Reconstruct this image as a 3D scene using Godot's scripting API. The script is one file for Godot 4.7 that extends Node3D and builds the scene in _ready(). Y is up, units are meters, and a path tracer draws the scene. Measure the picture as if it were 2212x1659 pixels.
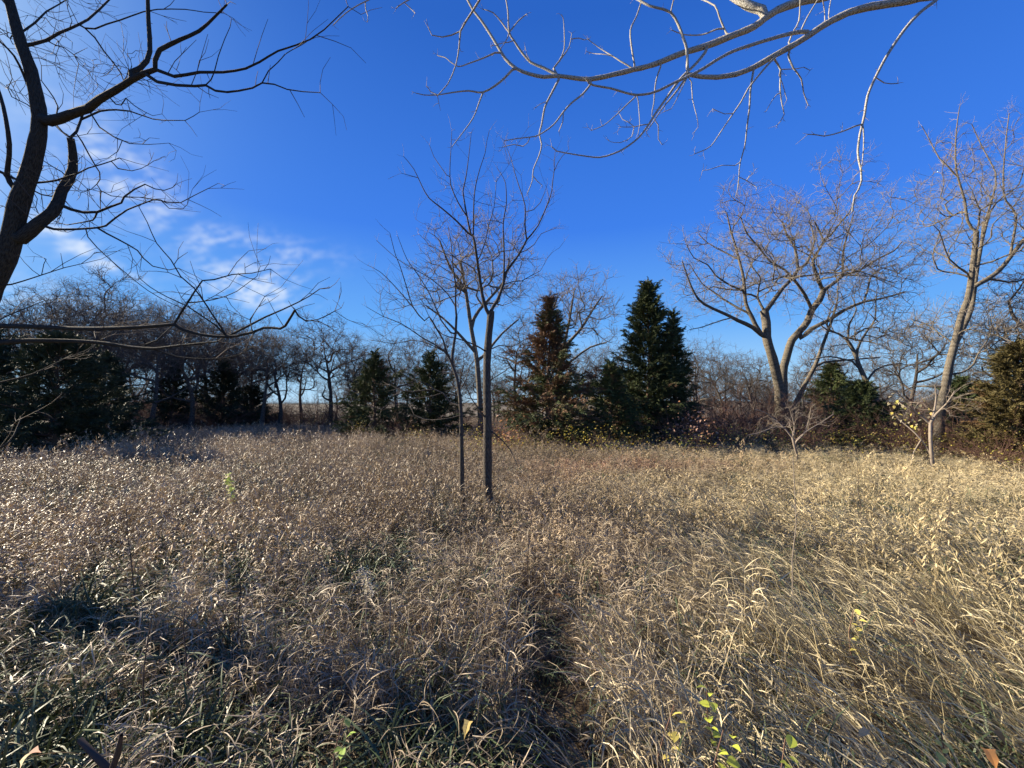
extends Node3D
# An autumn prairie clearing ringed by bare oaks and red cedars, under a clear sky, low sun from the left.

const F := 921.3          # focal length in units of a 2212 x 1659 picture
const EYE := Vector3(0, 1.55, 0)
const TILT := 0.0440      # the camera looks up a little

var rng := RandomNumberGenerator.new()

var M := {}
var names := {}
var hills := FastNoiseLite.new()
var patchy := FastNoiseLite.new()


func _ready() -> void:
	rng.seed = 11
	var cam := Camera3D.new()
	cam.name = "camera"
	cam.fov = 84.0
	cam.near = 0.05
	cam.far = 4000.0
	cam.position = EYE
	cam.rotation.x = TILT
	add_child(cam)
	cam.current = true

	var env := Environment.new()
	env.background_mode = Environment.BG_SKY
	env.tonemap_mode = Environment.TONE_MAPPER_LINEAR
	env.tonemap_exposure = EXPOSURE
	env.sdfgi_enabled = true
	env.ssao_enabled = true
	env.ssil_enabled = true
	var sky := Sky.new()
	var pano := PanoramaSkyMaterial.new()
	pano.panorama = ImageTexture.create_from_image(paint_sky())
	pano.energy_multiplier = 1.0
	sky.sky_material = pano
	env.sky = sky
	var we := WorldEnvironment.new()
	we.name = "world"
	we.environment = env
	add_child(we)

	var sun := DirectionalLight3D.new()
	sun.name = "sun"
	sun.light_energy = SUN_ENERGY
	sun.light_color = Color(1.0, 0.94, 0.84)
	sun.light_angular_distance = 0.5
	sun.shadow_enabled = true
	add_child(sun)
	sun.look_at_from_position(Vector3.ZERO, -sun_dir(), Vector3.UP)

	hills.seed = 3
	hills.frequency = 0.11
	patchy.seed = 8
	patchy.frequency = 0.35
	patchy.fractal_octaves = 3
	make_materials()
	build_ground()
	build_near_trees()
	build_far_trees()
	build_cedars()
	build_shrubs()
	build_grass()
	build_details()
	print("triangles ", Bag.tally / 3)


const SUN_ENERGY := 1.6
const EXPOSURE := 2.9


func sun_dir() -> Vector3:
	var az := deg_to_rad(-69.0)
	var el := deg_to_rad(27.0)
	return Vector3(sin(az) * cos(el), sin(el), -cos(az) * cos(el))


# ---------------------------------------------------------------- sky

func paint_sky() -> Image:
	var w := 1536
	var h := 768
	var px := PackedFloat32Array()
	px.resize(w * h * 3)
	var streak := FastNoiseLite.new()
	streak.seed = 21
	streak.frequency = 1.0
	streak.fractal_octaves = 5
	var s := sun_dir()
	var stops := [0.0, 3.0, 10.0, 22.0, 43.0, 90.0]
	var cols := [Vector3(0.52, 0.76, 0.98), Vector3(0.38, 0.68, 0.98), Vector3(0.145, 0.43, 0.96), Vector3(0.052, 0.222, 0.84), Vector3(0.024, 0.130, 0.57), Vector3(0.018, 0.095, 0.44)]
	for j in h:
		var el := (0.5 - (j + 0.5) / h) * PI
		var deg := rad_to_deg(el)
		var base: Vector3 = cols[0]
		if deg > 0.0:
			for k in 5:
				if deg >= stops[k] and deg <= stops[k + 1]:
					base = cols[k].lerp(cols[k + 1], (deg - stops[k]) / (stops[k + 1] - stops[k]))
		else:
			base = Vector3(0.16, 0.14, 0.11)
		var ce := cos(el)
		var se := sin(el)
		for i in w:
			var c := base
			if deg > 0.0:
				var az := wrapf((i + 0.5) / w * TAU, -PI, PI)
				var d := Vector3(sin(az) * ce, se, -cos(az) * ce)
				var th := rad_to_deg(acos(clampf(d.dot(s), -1.0, 1.0)))
				var g := 0.72 * exp(-th * th / 330.0) + 0.07 * exp(-th * th / 1100.0)
				c = c.lerp(Vector3(0.34, 0.68, 1.02), clampf(g * 1.15, 0.0, 1.0))
				c = c.lerp(Vector3(0.95, 1.0, 1.05), clampf(g * g * 1.2, 0.0, 1.0))
				var azd := rad_to_deg(az)
				if azd > -120.0 and azd < -18.0 and deg < 50.0:
					# thin cirrus: patches of stretched noise, drawn out along the wind
					var a := (azd * 0.94 + deg * 0.34) * 0.055
					var b := (deg * 0.94 - azd * 0.34) * 0.16
					var n := 0.5 + 0.5 * streak.get_noise_2d(a * 3.0 + 9.0, b * 3.0)
					var f := 0.5 + 0.5 * streak.get_noise_2d(a * 11.0, b * 9.0 + 40.0)
					var m := 0.0
					m += 1.15 * exp(-pow((azd + 31.5) / 4.4, 2.0) - pow((deg - 13.2) / 2.1, 2.0))
					m += 0.40 * exp(-pow((azd + 31.5) / 7.5, 2.0) - pow((deg - 17.5) / 1.5, 2.0))
					m += 0.95 * exp(-pow((azd + 46.0) / 4.2, 2.0) - pow((deg - 14.5 + (azd + 46.0) * 0.5) / 1.1, 2.0))
					m += 0.70 * exp(-pow((azd + 43.0) / 5.0, 2.0) - pow((deg - 21.5 + (azd + 43.0) * 0.55) / 2.8, 2.0))
					m += 0.5 * exp(-pow((azd + 70.0) / 15.0, 2.0) - pow((deg - 17.0) / 6.0, 2.0))
					m += 0.35 * exp(-pow((azd + 48.0) / 9.0, 2.0) - pow((deg - 8.5) / 2.4, 2.0))
					var cl := clampf(m * smoothstep(0.30, 0.62, n) * smoothstep(0.15, 0.80, f) * 1.05, 0.0, 0.65)
					c = c.lerp(Vector3(0.90, 0.97, 1.04), cl)
			var o := (j * w + i) * 3
			px[o] = c.x / EXPOSURE
			px[o + 1] = c.y / EXPOSURE
			px[o + 2] = c.z / EXPOSURE
	return Image.create_from_data(w, h, false, Image.FORMAT_RGBF, px.to_byte_array())


# ---------------------------------------------------------------- small helpers

func spot(x: float, y: float, d: float) -> Vector3:
	# a place seen at x, y of the 2212 x 1659 picture, d metres in front of the camera's upright plane
	var v := Vector3((x - 1106.0) / F, -(y - 829.5) / F, -1.0).rotated(Vector3.RIGHT, TILT)
	return EYE + v * (d / -v.z)


func foot(x: float, d: float) -> Vector3:
	var p := spot(x, 870.0, d)
	p.y = ground_y(p.x, p.z)
	return p


func lin(r: float, g: float, b: float) -> Color:
	return Color(r, g, b).linear_to_srgb()


func rnd(a: float, b: float) -> float:
	return rng.randf_range(a, b)


func numbered(called: String) -> String:
	var n: int = names.get(called, 0)
	names[called] = n + 1
	return called if n == 0 else "%s_%03d" % [called, n]


func thing(called: String, label: String, category: String, at := Vector3.ZERO, group := "") -> Node3D:
	var o := Node3D.new()
	o.name = numbered(called)
	o.position = at
	add_child(o, true)
	o.set_meta("label", label)
	o.set_meta("category", category)
	if group != "":
		o.set_meta("group", group)
	return o


func part(called: String, mesh: Mesh, mat: Material, parent: Node, kind := "") -> MeshInstance3D:
	var o := MeshInstance3D.new()
	var n := 0
	var full := called
	while parent.has_node(full):
		n += 1
		full = "%s_%03d" % [called, n]
	o.name = full
	o.mesh = mesh
	o.material_override = mat
	if kind != "":
		o.set_meta("kind", kind)
	parent.add_child(o, true)
	return o


func scatter(called: String, mesh: Mesh, mat: Material, where: Array, tint: PackedColorArray, parent: Node) -> MultiMeshInstance3D:
	var mm := MultiMesh.new()
	mm.transform_format = MultiMesh.TRANSFORM_3D
	mm.use_colors = true
	mm.mesh = mesh
	mm.instance_count = where.size()
	for i in where.size():
		mm.set_instance_transform(i, where[i])
		mm.set_instance_color(i, tint[i])
	var o := MultiMeshInstance3D.new()
	var n := 0
	var full := called
	while parent.has_node(full):
		n += 1
		full = "%s_%03d" % [called, n]
	o.name = full
	o.multimesh = mm
	o.material_override = mat
	o.set_meta("kind", "stuff")
	parent.add_child(o, true)
	return o


func copy_of(o: Node3D, called: String, label: String, at: Vector3, turn: float, size: float, group := "") -> Node3D:
	var c: Node3D = o.duplicate()
	c.name = numbered(called)
	add_child(c, true)
	c.position = at
	c.rotation.y = turn
	c.scale = Vector3.ONE * size
	c.set_meta("label", label)
	if group != "":
		c.set_meta("group", group)
	elif c.has_meta("group"):
		c.remove_meta("group")
	return c


# A bag of triangles that becomes one ArrayMesh.
class Bag:
	static var tally := 0
	var V := PackedVector3Array()
	var N := PackedVector3Array()
	var U := PackedVector2Array()
	var C := PackedColorArray()
	var I := PackedInt32Array()
	var colored := false

	func tube(pts: PackedVector3Array, rads: PackedFloat32Array, sides: int, rough := 0.0) -> void:
		var n := pts.size()
		if n < 2:
			return
		var start := V.size()
		var side := Vector3.ZERO
		var along := 0.0
		var jit := 0
		for i in n:
			var t: Vector3 = (pts[mini(i + 1, n - 1)] - pts[maxi(i - 1, 0)]).normalized()
			if i == 0:
				side = t.cross(Vector3.UP if absf(t.y) < 0.9 else Vector3.RIGHT).normalized()
			else:
				along += pts[i].distance_to(pts[i - 1])
				side = (side - t * side.dot(t)).normalized()
			var other := t.cross(side)
			var r := rads[i]
			for k in sides + 1:
				var a := TAU * k / sides
				var o := side * cos(a) + other * sin(a)
				var rr := r
				if rough > 0.0 and k < sides:
					jit = (jit * 1103515245 + 12345 + k * 7 + i * 31) & 0x7fffffff
					rr = r * (1.0 + rough * (float(jit % 1000) / 500.0 - 1.0))
				elif rough > 0.0:
					rr = V[V.size() - sides].distance_to(pts[i])
				V.append(pts[i] + o * rr)
				N.append(o)
				U.append(Vector2(float(k) / sides, along))
		for i in n - 1:
			for k in sides:
				var p := start + i * (sides + 1) + k
				var q := p + sides + 1
				I.append_array([p, q, p + 1, p + 1, q, q + 1])

	func quad(a: Vector3, b: Vector3, c: Vector3, d: Vector3, nn: Vector3) -> void:
		var s := V.size()
		V.append_array([a, b, c, d])
		N.append_array([nn, nn, nn, nn])
		U.append_array([Vector2(0, 0), Vector2(1, 0), Vector2(1, 1), Vector2(0, 1)])
		I.append_array([s, s + 1, s + 2, s, s + 2, s + 3])

	func ribbon(pts: PackedVector3Array, wide: PackedFloat32Array, across: Vector3, tint: Color, tip: Color) -> void:
		var n := pts.size()
		var s := V.size()
		for i in n:
			var t: Vector3 = (pts[mini(i + 1, n - 1)] - pts[maxi(i - 1, 0)]).normalized()
			var x := (across - t * across.dot(t)).normalized()
			var nn := x.cross(t)
			var c := tint.lerp(tip, float(i) / (n - 1))
			if i == n - 1:
				V.append(pts[i])
				N.append(nn)
				C.append(c)
			else:
				V.append(pts[i] - x * wide[i] * 0.5)
				V.append(pts[i] + x * wide[i] * 0.5)
				N.append(nn)
				N.append(nn)
				C.append(c)
				C.append(c)
			if i > 0:
				var p := s + (i - 1) * 2
				if i == n - 1:
					I.append_array([p, p + 2, p + 1])
				else:
					I.append_array([p, p + 3, p + 1, p, p + 2, p + 3])

	func mesh() -> ArrayMesh:
		var m := ArrayMesh.new()
		tally += I.size()
		if I.is_empty():
			return m
		var a := []
		a.resize(Mesh.ARRAY_MAX)
		a[Mesh.ARRAY_VERTEX] = V
		a[Mesh.ARRAY_NORMAL] = N
		if U.size() == V.size():
			a[Mesh.ARRAY_TEX_UV] = U
		if C.size() == V.size():
			a[Mesh.ARRAY_COLOR] = C
		a[Mesh.ARRAY_INDEX] = I
		m.add_surface_from_arrays(Mesh.PRIMITIVE_TRIANGLES, a)
		return m


# The wood of one tree: nodes that know their parent, in lines that become tubes.
class Wood:
	var P := PackedVector3Array()
	var D := PackedVector3Array()
	var R := PackedFloat32Array()
	var A := PackedInt32Array()
	var G := PackedByteArray()       # 1: radius is given, 0: grows from what it carries
	var L := PackedInt32Array()
	var lines: Array[PackedInt32Array] = []
	var line_limb := PackedInt32Array()
	var line_grown := PackedByteArray()
	var rng := RandomNumberGenerator.new()
	var limbs := 0

	func nearest(p: Vector3) -> int:
		var best := -1
		var bd := 1e9
		for i in P.size():
			var d := P[i].distance_squared_to(p)
			if d < bd:
				bd = d
				best = i
		return best

	func add(p: Vector3, d: Vector3, r: float, a: int, g: int, l: int) -> int:
		P.append(p)
		D.append(d)
		R.append(r)
		A.append(a)
		G.append(g)
		L.append(l)
		return P.size() - 1

	func line(pts: PackedVector3Array, rads: PackedFloat32Array, from: int, limb: int, grown := false) -> PackedInt32Array:
		var ids := PackedInt32Array()
		var a := from
		if from >= 0:
			ids.append(from)
		for i in pts.size():
			var t: Vector3 = (pts[mini(i + 1, pts.size() - 1)] - pts[maxi(i - 1, 0)]).normalized()
			a = add(pts[i], t, rads[i], a, 0 if grown else 1, limb)
			ids.append(a)
		lines.append(ids)
		line_limb.append(limb)
		line_grown.append(1 if grown else 0)
		return ids

	# grows a crooked path from the best node to each target
	func fill(targets: Array, step: float, tip: float, up: float, crook: float, min_ground := -1.0) -> void:
		for t: Vector3 in targets:
			var best := -1
			var bc := 1e9
			var lim := 1e9
			for i in P.size():
				var v := t - P[i]
				var d2 := v.length_squared()
				if d2 > lim or P[i].y < min_ground:
					continue
				var d := sqrt(d2)
				var c := d * (1.35 - 0.6 * D[i].dot(v) / maxf(d, 0.01))
				if c < bc:
					bc = c
					best = i
					lim = (c / 0.75) * (c / 0.75)
			if best < 0:
				continue
			var p0 := P[best]
			var gap := p0.distance_to(t)
			if gap < step * 0.6:
				continue
			var dir := (t - p0) / gap
			var c1 := p0 + (D[best] * 0.55 + dir * 0.6 + Vector3(rng.randfn(), rng.randfn(), rng.randfn()) * crook) * gap * 0.36
			var outd := (dir + Vector3.UP * up).normalized()
			var c2 := t - outd * gap * 0.34 + Vector3(rng.randfn(), rng.randfn(), rng.randfn()) * crook * gap * 0.3
			var n := maxi(1, int(ceil(gap / step)))
			var pts := PackedVector3Array()
			var rr := PackedFloat32Array()
			for k in range(1, n + 1):
				var u := float(k) / n
				var p := p0.bezier_interpolate(c1, c2, t, u)
				if k < n:
					p += Vector3(rng.randfn(), rng.randfn(), rng.randfn()) * crook * step * 0.35
				pts.append(p)
				rr.append(tip)
			line(pts, rr, best, L[best], true)

	func thicken(tip: float, e: float) -> void:
		var acc := PackedFloat32Array()
		acc.resize(P.size())
		for i in range(P.size() - 1, -1, -1):
			if G[i] == 0:
				var v: float = maxf(acc[i], pow(tip, e))
				R[i] = pow(v, 1.0 / e)
				acc[i] = v * 1.03
			var a := A[i]
			if a >= 0 and G[a] == 0:
				acc[a] += acc[i]
		for i in P.size():
			if G[i] == 0 and A[i] >= 0:
				R[i] = minf(R[i], R[A[i]] * 0.92)

	func sides_for(r: float) -> int:
		return 12 if r > 0.05 else (8 if r > 0.02 else (5 if r > 0.008 else (4 if r > 0.004 else 3)))

	func emit(bag_of: Callable, rough := 0.0) -> void:
		for k in lines.size():
			var ids := lines[k]
			if ids.size() < 2:
				continue
			var pts := PackedVector3Array()
			var rr := PackedFloat32Array()
			for i in ids:
				pts.append(P[i])
				rr.append(R[i])
			if A[ids[1]] == ids[0] and ids.size() > 1:
				rr[0] = minf(rr[0], rr[1] * 1.12)
			var b: Bag = bag_of.call(line_limb[k])
			b.tube(pts, rr, sides_for(rr[0]), rough if rr[0] > 0.02 else 0.0)

	# short side twigs along the lines
	func twigs(bag_of: Callable, per_m: float, lmin: float, lmax: float, r: float, up: float, fork: float, rmax := 0.03, crook := 0.25) -> void:
		for k in lines.size():
			var ids := lines[k]
			for j in range(1, ids.size()):
				var i := ids[j]
				if R[i] > rmax:
					continue
				var a := ids[j - 1]
				var seg := P[i] - P[a]
				var want := seg.length() * per_m
				var n := int(want) + (1 if rng.randf() < want - int(want) else 0)
				if j == ids.size() - 1:
					n += 2
				for q in n:
					var p := P[a] + seg * rng.randf()
					if j == ids.size() - 1 and q < 2:
						p = P[i]
					twig(bag_of.call(line_limb[k]), p, seg.normalized(), rng.randf_range(lmin, lmax), minf(r, R[i] * 0.9), up, fork, crook)

	func twig(b: Bag, p: Vector3, along: Vector3, length: float, r: float, up: float, fork: float, crook: float) -> void:
		var v := Vector3(rng.randfn(), rng.randfn(), rng.randfn())
		v = (v - along * v.dot(along)).normalized()
		var d := (along * rng.randf_range(0.35, 1.1) + v * 0.85 + Vector3.UP * up).normalized()
		var pts := PackedVector3Array([p])
		var rr := PackedFloat32Array([r])
		var n := 3 if length > 0.22 else 2
		for k in n:
			d = (d + Vector3(rng.randfn(), rng.randfn(), rng.randfn()) * crook + Vector3.UP * up * 0.3).normalized()
			p += d * length / n
			pts.append(p)
			rr.append(r * (1.0 - 0.55 * (k + 1) / n))
		b.tube(pts, rr, 3)
		if rng.randf() < fork:
			twig(b, pts[1], (pts[1] - pts[0]).normalized(), length * rng.randf_range(0.4, 0.75), r * 0.8, up, fork * 0.5, crook)


# px lines of one tree: "depth-change width0 width1 : x y x y ..." in units of the 2212 picture
func trace(w: Wood, rows: Array, d_root: float, step: float, wob: float) -> void:
	var known_at := PackedVector2Array()
	var known_d := PackedFloat32Array()
	for row: String in rows:
		var two := row.split(":")
		var head := two[0].strip_edges().split_floats(" ", false)
		var v := two[1].strip_edges().split_floats(" ", false)
		var q := PackedVector2Array()
		for i in v.size() / 2:
			q.append(Vector2(v[i * 2], v[i * 2 + 1]))
		var d0 := d_root
		var from := -1
		if known_at.size():
			var bi := 0
			for i in known_at.size():
				if known_at[i].distance_squared_to(q[0]) < known_at[bi].distance_squared_to(q[0]):
					bi = i
			if known_at[bi].distance_to(q[0]) < 30.0:
				d0 = known_d[bi]
				from = w.nearest(spot(known_at[bi].x, known_at[bi].y, d0))
		var total := 0.0
		for i in q.size() - 1:
			total += q[i].distance_to(q[i + 1])
		var pts := PackedVector3Array()
		var rads := PackedFloat32Array()
		var run := 0.0
		var ph := w.rng.randf() * TAU
		for i in q.size() - 1:
			var p0 := q[maxi(i - 1, 0)]
			var p3 := q[mini(i + 2, q.size() - 1)]
			var len := q[i].distance_to(q[i + 1])
			var n := maxi(1, int(round(len / F * d0 / step)))
			for k in n + (1 if i == q.size() - 2 else 0):
				if i == 0 and k == 0 and from >= 0:
					continue
				var u := float(k) / n
				var at := q[i].cubic_interpolate(q[i + 1], p0, p3, u)
				var s := (run + len * u) / maxf(total, 1.0)
				var d := d0 + head[0] * s + sin(ph + s * 6.0) * wob * s
				pts.append(spot(at.x, at.y, d))
				rads.append(lerpf(head[1], head[2], pow(s, 0.8)) * 0.5 * d / F)
				known_at.append(at)
				known_d.append(d)
			run += len
		w.line(pts, rads, from, w.limbs)
		w.limbs += 1


# one tree as a thing: trunk, limbs (> twigs)
func tree_from(w: Wood, root: Node3D, trunks: int, bark: Material, fine: Material, rough: float, twig_args: Array) -> void:
	var wood := {}
	var fines := {}
	var wood_of := func(k: int) -> Bag:
		if not wood.has(k):
			wood[k] = Bag.new()
		return wood[k]
	var fine_of := func(k: int) -> Bag:
		if not fines.has(k):
			fines[k] = Bag.new()
		return fines[k]
	var at := root.position
	for i in w.P.size():
		w.P[i] -= at
	w.emit(wood_of, rough)
	if twig_args.size():
		w.twigs(fine_of, twig_args[0], twig_args[1], twig_args[2], twig_args[3], twig_args[4], twig_args[5], twig_args[6], twig_args[7])
	for k in w.limbs:
		if not wood.has(k):
			continue
		var o := part("trunk" if k < trunks else "limb", wood[k].mesh(), bark, root)
		if fines.has(k):
			part("twigs", fines[k].mesh(), fine, o, "stuff")


# points of a crown, more of them towards its outside, sorted outwards from a point
func crown(centre: Vector3, size: Vector3, n: int, inner: float, from: Vector3, low := -0.6) -> Array:
	var out := []
	while out.size() < n:
		var v := Vector3(rng.randfn(), rng.randfn(), rng.randfn()).normalized()
		if v.y < low:
			continue
		var r := pow(rng.randf(), 0.42) * (1.0 - inner) + inner
		r *= 0.86 + 0.22 * sin(v.x * 5.0 + v.z * 7.0 + centre.x) * sin(v.y * 6.0 + centre.z) + rnd(-0.04, 0.06)
		out.append(centre + v * size * r)
	out.sort_custom(func(a: Vector3, b: Vector3) -> bool: return a.distance_squared_to(from) < b.distance_squared_to(from))
	return out


# ---------------------------------------------------------------- materials

func noise_tex(seed_: int, freq: float, stops: Array, size := 256, kind := FastNoiseLite.TYPE_SIMPLEX_SMOOTH, oct := 4) -> NoiseTexture2D:
	var n := FastNoiseLite.new()
	n.seed = seed_
	n.frequency = freq
	n.noise_type = kind
	n.fractal_octaves = oct
	var g := Gradient.new()
	var offs := PackedFloat32Array()
	var cols := PackedColorArray()
	for s in stops:
		offs.append(s[0])
		cols.append(lin(s[1], s[2], s[3]))
	g.offsets = offs
	g.colors = cols
	var t := NoiseTexture2D.new()
	t.width = size
	t.height = size
	t.seamless = true
	t.noise = n
	t.color_ramp = g
	return t


func bump_tex(seed_: int, freq: float, strength: float, size := 256) -> NoiseTexture2D:
	var n := FastNoiseLite.new()
	n.seed = seed_
	n.frequency = freq
	n.fractal_octaves = 5
	var t := NoiseTexture2D.new()
	t.width = size
	t.height = size
	t.seamless = true
	t.noise = n
	t.as_normal_map = true
	t.bump_strength = strength
	return t


func bark(called: String, dark: Array, mid: Array, light: Array, around: float, along: float, depth: float) -> void:
	var m := StandardMaterial3D.new()
	m.albedo_texture = noise_tex(called.hash() % 1000, 0.03, [[0.12, dark[0], dark[1], dark[2]], [0.45, mid[0], mid[1], mid[2]], [0.62, light[0], light[1], light[2]], [0.9, mid[0], mid[1], mid[2]]])
	m.roughness = 0.92
	m.metallic_specular = 0.25
	m.uv1_scale = Vector3(around, along, 1)
	if depth > 0.0:
		m.normal_enabled = true
		m.normal_texture = bump_tex(called.hash() % 997, 0.04, 10.0)
		m.normal_scale = depth
	M[called] = m


func plain(called: String, r: float, g: float, b: float, rough := 0.85, back := 0.0, tinted := false) -> void:
	var m := StandardMaterial3D.new()
	m.albedo_color = lin(r, g, b)
	m.roughness = rough
	m.metallic_specular = 0.3
	if back > 0.0:
		m.backlight_enabled = true
		m.backlight = Color(back, back * 0.95, back * 0.8)
	m.vertex_color_use_as_albedo = tinted
	M[called] = m


func make_materials() -> void:
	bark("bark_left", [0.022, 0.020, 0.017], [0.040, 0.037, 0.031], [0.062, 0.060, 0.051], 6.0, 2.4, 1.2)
	bark("bark_over", [0.12, 0.105, 0.085], [0.36, 0.33, 0.275], [0.56, 0.545, 0.48], 2.0, 5.0, 1.2)
	bark("bark_sapling", [0.025, 0.021, 0.018], [0.065, 0.055, 0.046], [0.14, 0.125, 0.105], 7.0, 1.6, 1.1)
	bark("bark_oak", [0.045, 0.036, 0.027], [0.125, 0.103, 0.076], [0.25, 0.225, 0.175], 10.0, 1.1, 1.2)
	bark("bark_far", [0.035, 0.030, 0.025], [0.075, 0.064, 0.053], [0.13, 0.115, 0.10], 2.0, 1.0, 0.0)
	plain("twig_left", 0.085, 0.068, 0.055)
	plain("twig_over", 0.27, 0.24, 0.20)
	plain("twig_pale", 0.21, 0.18, 0.155)
	plain("twig_oak", 0.235, 0.20, 0.16)
	plain("twig_far", 0.10, 0.083, 0.070)
	plain("cane", 0.14, 0.082, 0.06)
	plain("cane_pale", 0.23, 0.19, 0.15)
	plain("needles", 1, 1, 1, 0.7, 0.25, true)
	plain("cedar_wood", 0.13, 0.085, 0.06)
	plain("blade", 1, 1, 1, 0.50, 0.36, true)
	M["blade"].metallic_specular = 0.35
	plain("leaf", 1, 1, 1, 0.6, 0.85, true)
	plain("dead_stem", 0.07, 0.05, 0.04)
	plain("plume", 0.62, 0.56, 0.42, 0.9, 0.5)
	var e := StandardMaterial3D.new()
	e.albedo_texture = noise_tex(5, 0.02, [[0.2, 0.03, 0.022, 0.015], [0.5, 0.07, 0.052, 0.035], [0.75, 0.13, 0.10, 0.065]], 512)
	e.uv1_scale = Vector3(0.5, 0.5, 0.5)
	e.roughness = 0.95
	e.metallic_specular = 0.15
	M["earth"] = e
	var h := StandardMaterial3D.new()
	h.albedo_texture = noise_tex(6, 0.02, [[0.3, 0.035, 0.03, 0.022], [0.5, 0.07, 0.057, 0.038], [0.7, 0.13, 0.10, 0.055]], 512)
	h.uv1_scale = Vector3(30, 3, 1)
	h.roughness = 0.95
	M["field"] = h


# ---------------------------------------------------------------- ground

func ground_y(x: float, z: float) -> float:
	var d := sqrt(x * x + z * z)
	var y := hills.get_noise_2d(x, z) * 0.10 * smoothstep(1.0, 6.0, d)
	y -= 0.06 * exp(-pow((x - trail_x(z)) / 0.16, 2.0)) * smoothstep(-4.2, -3.0, -absf(z + 1.2) * 1.0 - 1.2)
	# behind the tree line the land falls away and rises again far off
	y -= smoothstep(30.0, 90.0, d) * 3.5
	y -= smoothstep(90.0, 300.0, d) * 6.0
	return y


func trail_x(z: float) -> float:
	return 0.16 - 0.075 * (z + 1.5)


func build_ground() -> void:
	var b := Bag.new()
	var rings := [0.0]
	var r := 0.35
	while r < 1500.0:
		rings.append(r)
		r *= 1.09
		r += 0.04
	var seg := 128
	for i in rings.size():
		for k in seg + 1:
			var a := TAU * k / seg
			var x: float = rings[i] * sin(a)
			var z: float = -rings[i] * cos(a)
			b.V.append(Vector3(x, ground_y(x, z), z))
			b.U.append(Vector2(x, z))
			var e: float = 0.2 + rings[i] * 0.02
			b.N.append(Vector3(ground_y(x - e, z) - ground_y(x + e, z), 2.0 * e, ground_y(x, z - e) - ground_y(x, z + e)).normalized())
	for i in rings.size() - 1:
		for k in seg:
			var p := i * (seg + 1) + k
			var q := p + seg + 1
			b.I.append_array([p, q, p + 1, p + 1, q, q + 1])
	var o := MeshInstance3D.new()
	o.name = "ground"
	o.mesh = b.mesh()
	o.material_override = M.earth
	o.set_meta("kind", "structure")
	o.set_meta("label", "dark thatch and soil under the dry prairie grass")
	add_child(o)
	# the far ridge seen between the trunks
	var hb := Bag.new()
	var steps := 160
	for k in steps + 1:
		var a := deg_to_rad(-95.0 + 190.0 * k / steps)
		for q in 7:
			var rr := 330.0 + q * 45.0
			var hh := -9.0 + 14.5 * smoothstep(0.0, 5.0, q) * (0.72 + 0.25 * sin(a * 3.1 + 0.6) + 0.10 * sin(a * 9.0) + 0.04 * sin(a * 31.0))
			hb.V.append(Vector3(sin(a) * rr, hh, -cos(a) * rr))
			hb.U.append(Vector2(a, q / 6.0))
			hb.N.append(Vector3(-sin(a) * 0.1, 1.0, cos(a) * 0.1).normalized())
	for k in steps:
		for q in 6:
			var p := k * 7 + q
			hb.I.append_array([p, p + 1, p + 7, p + 7, p + 1, p + 8])
	var ho := MeshInstance3D.new()
	ho.name = "hills"
	ho.mesh = hb.mesh()
	ho.material_override = M.field
	ho.set_meta("kind", "structure")
	ho.set_meta("label", "low tan ridge far beyond the trees")
	add_child(ho)


# ---------------------------------------------------------------- trees traced limb by limb

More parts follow.
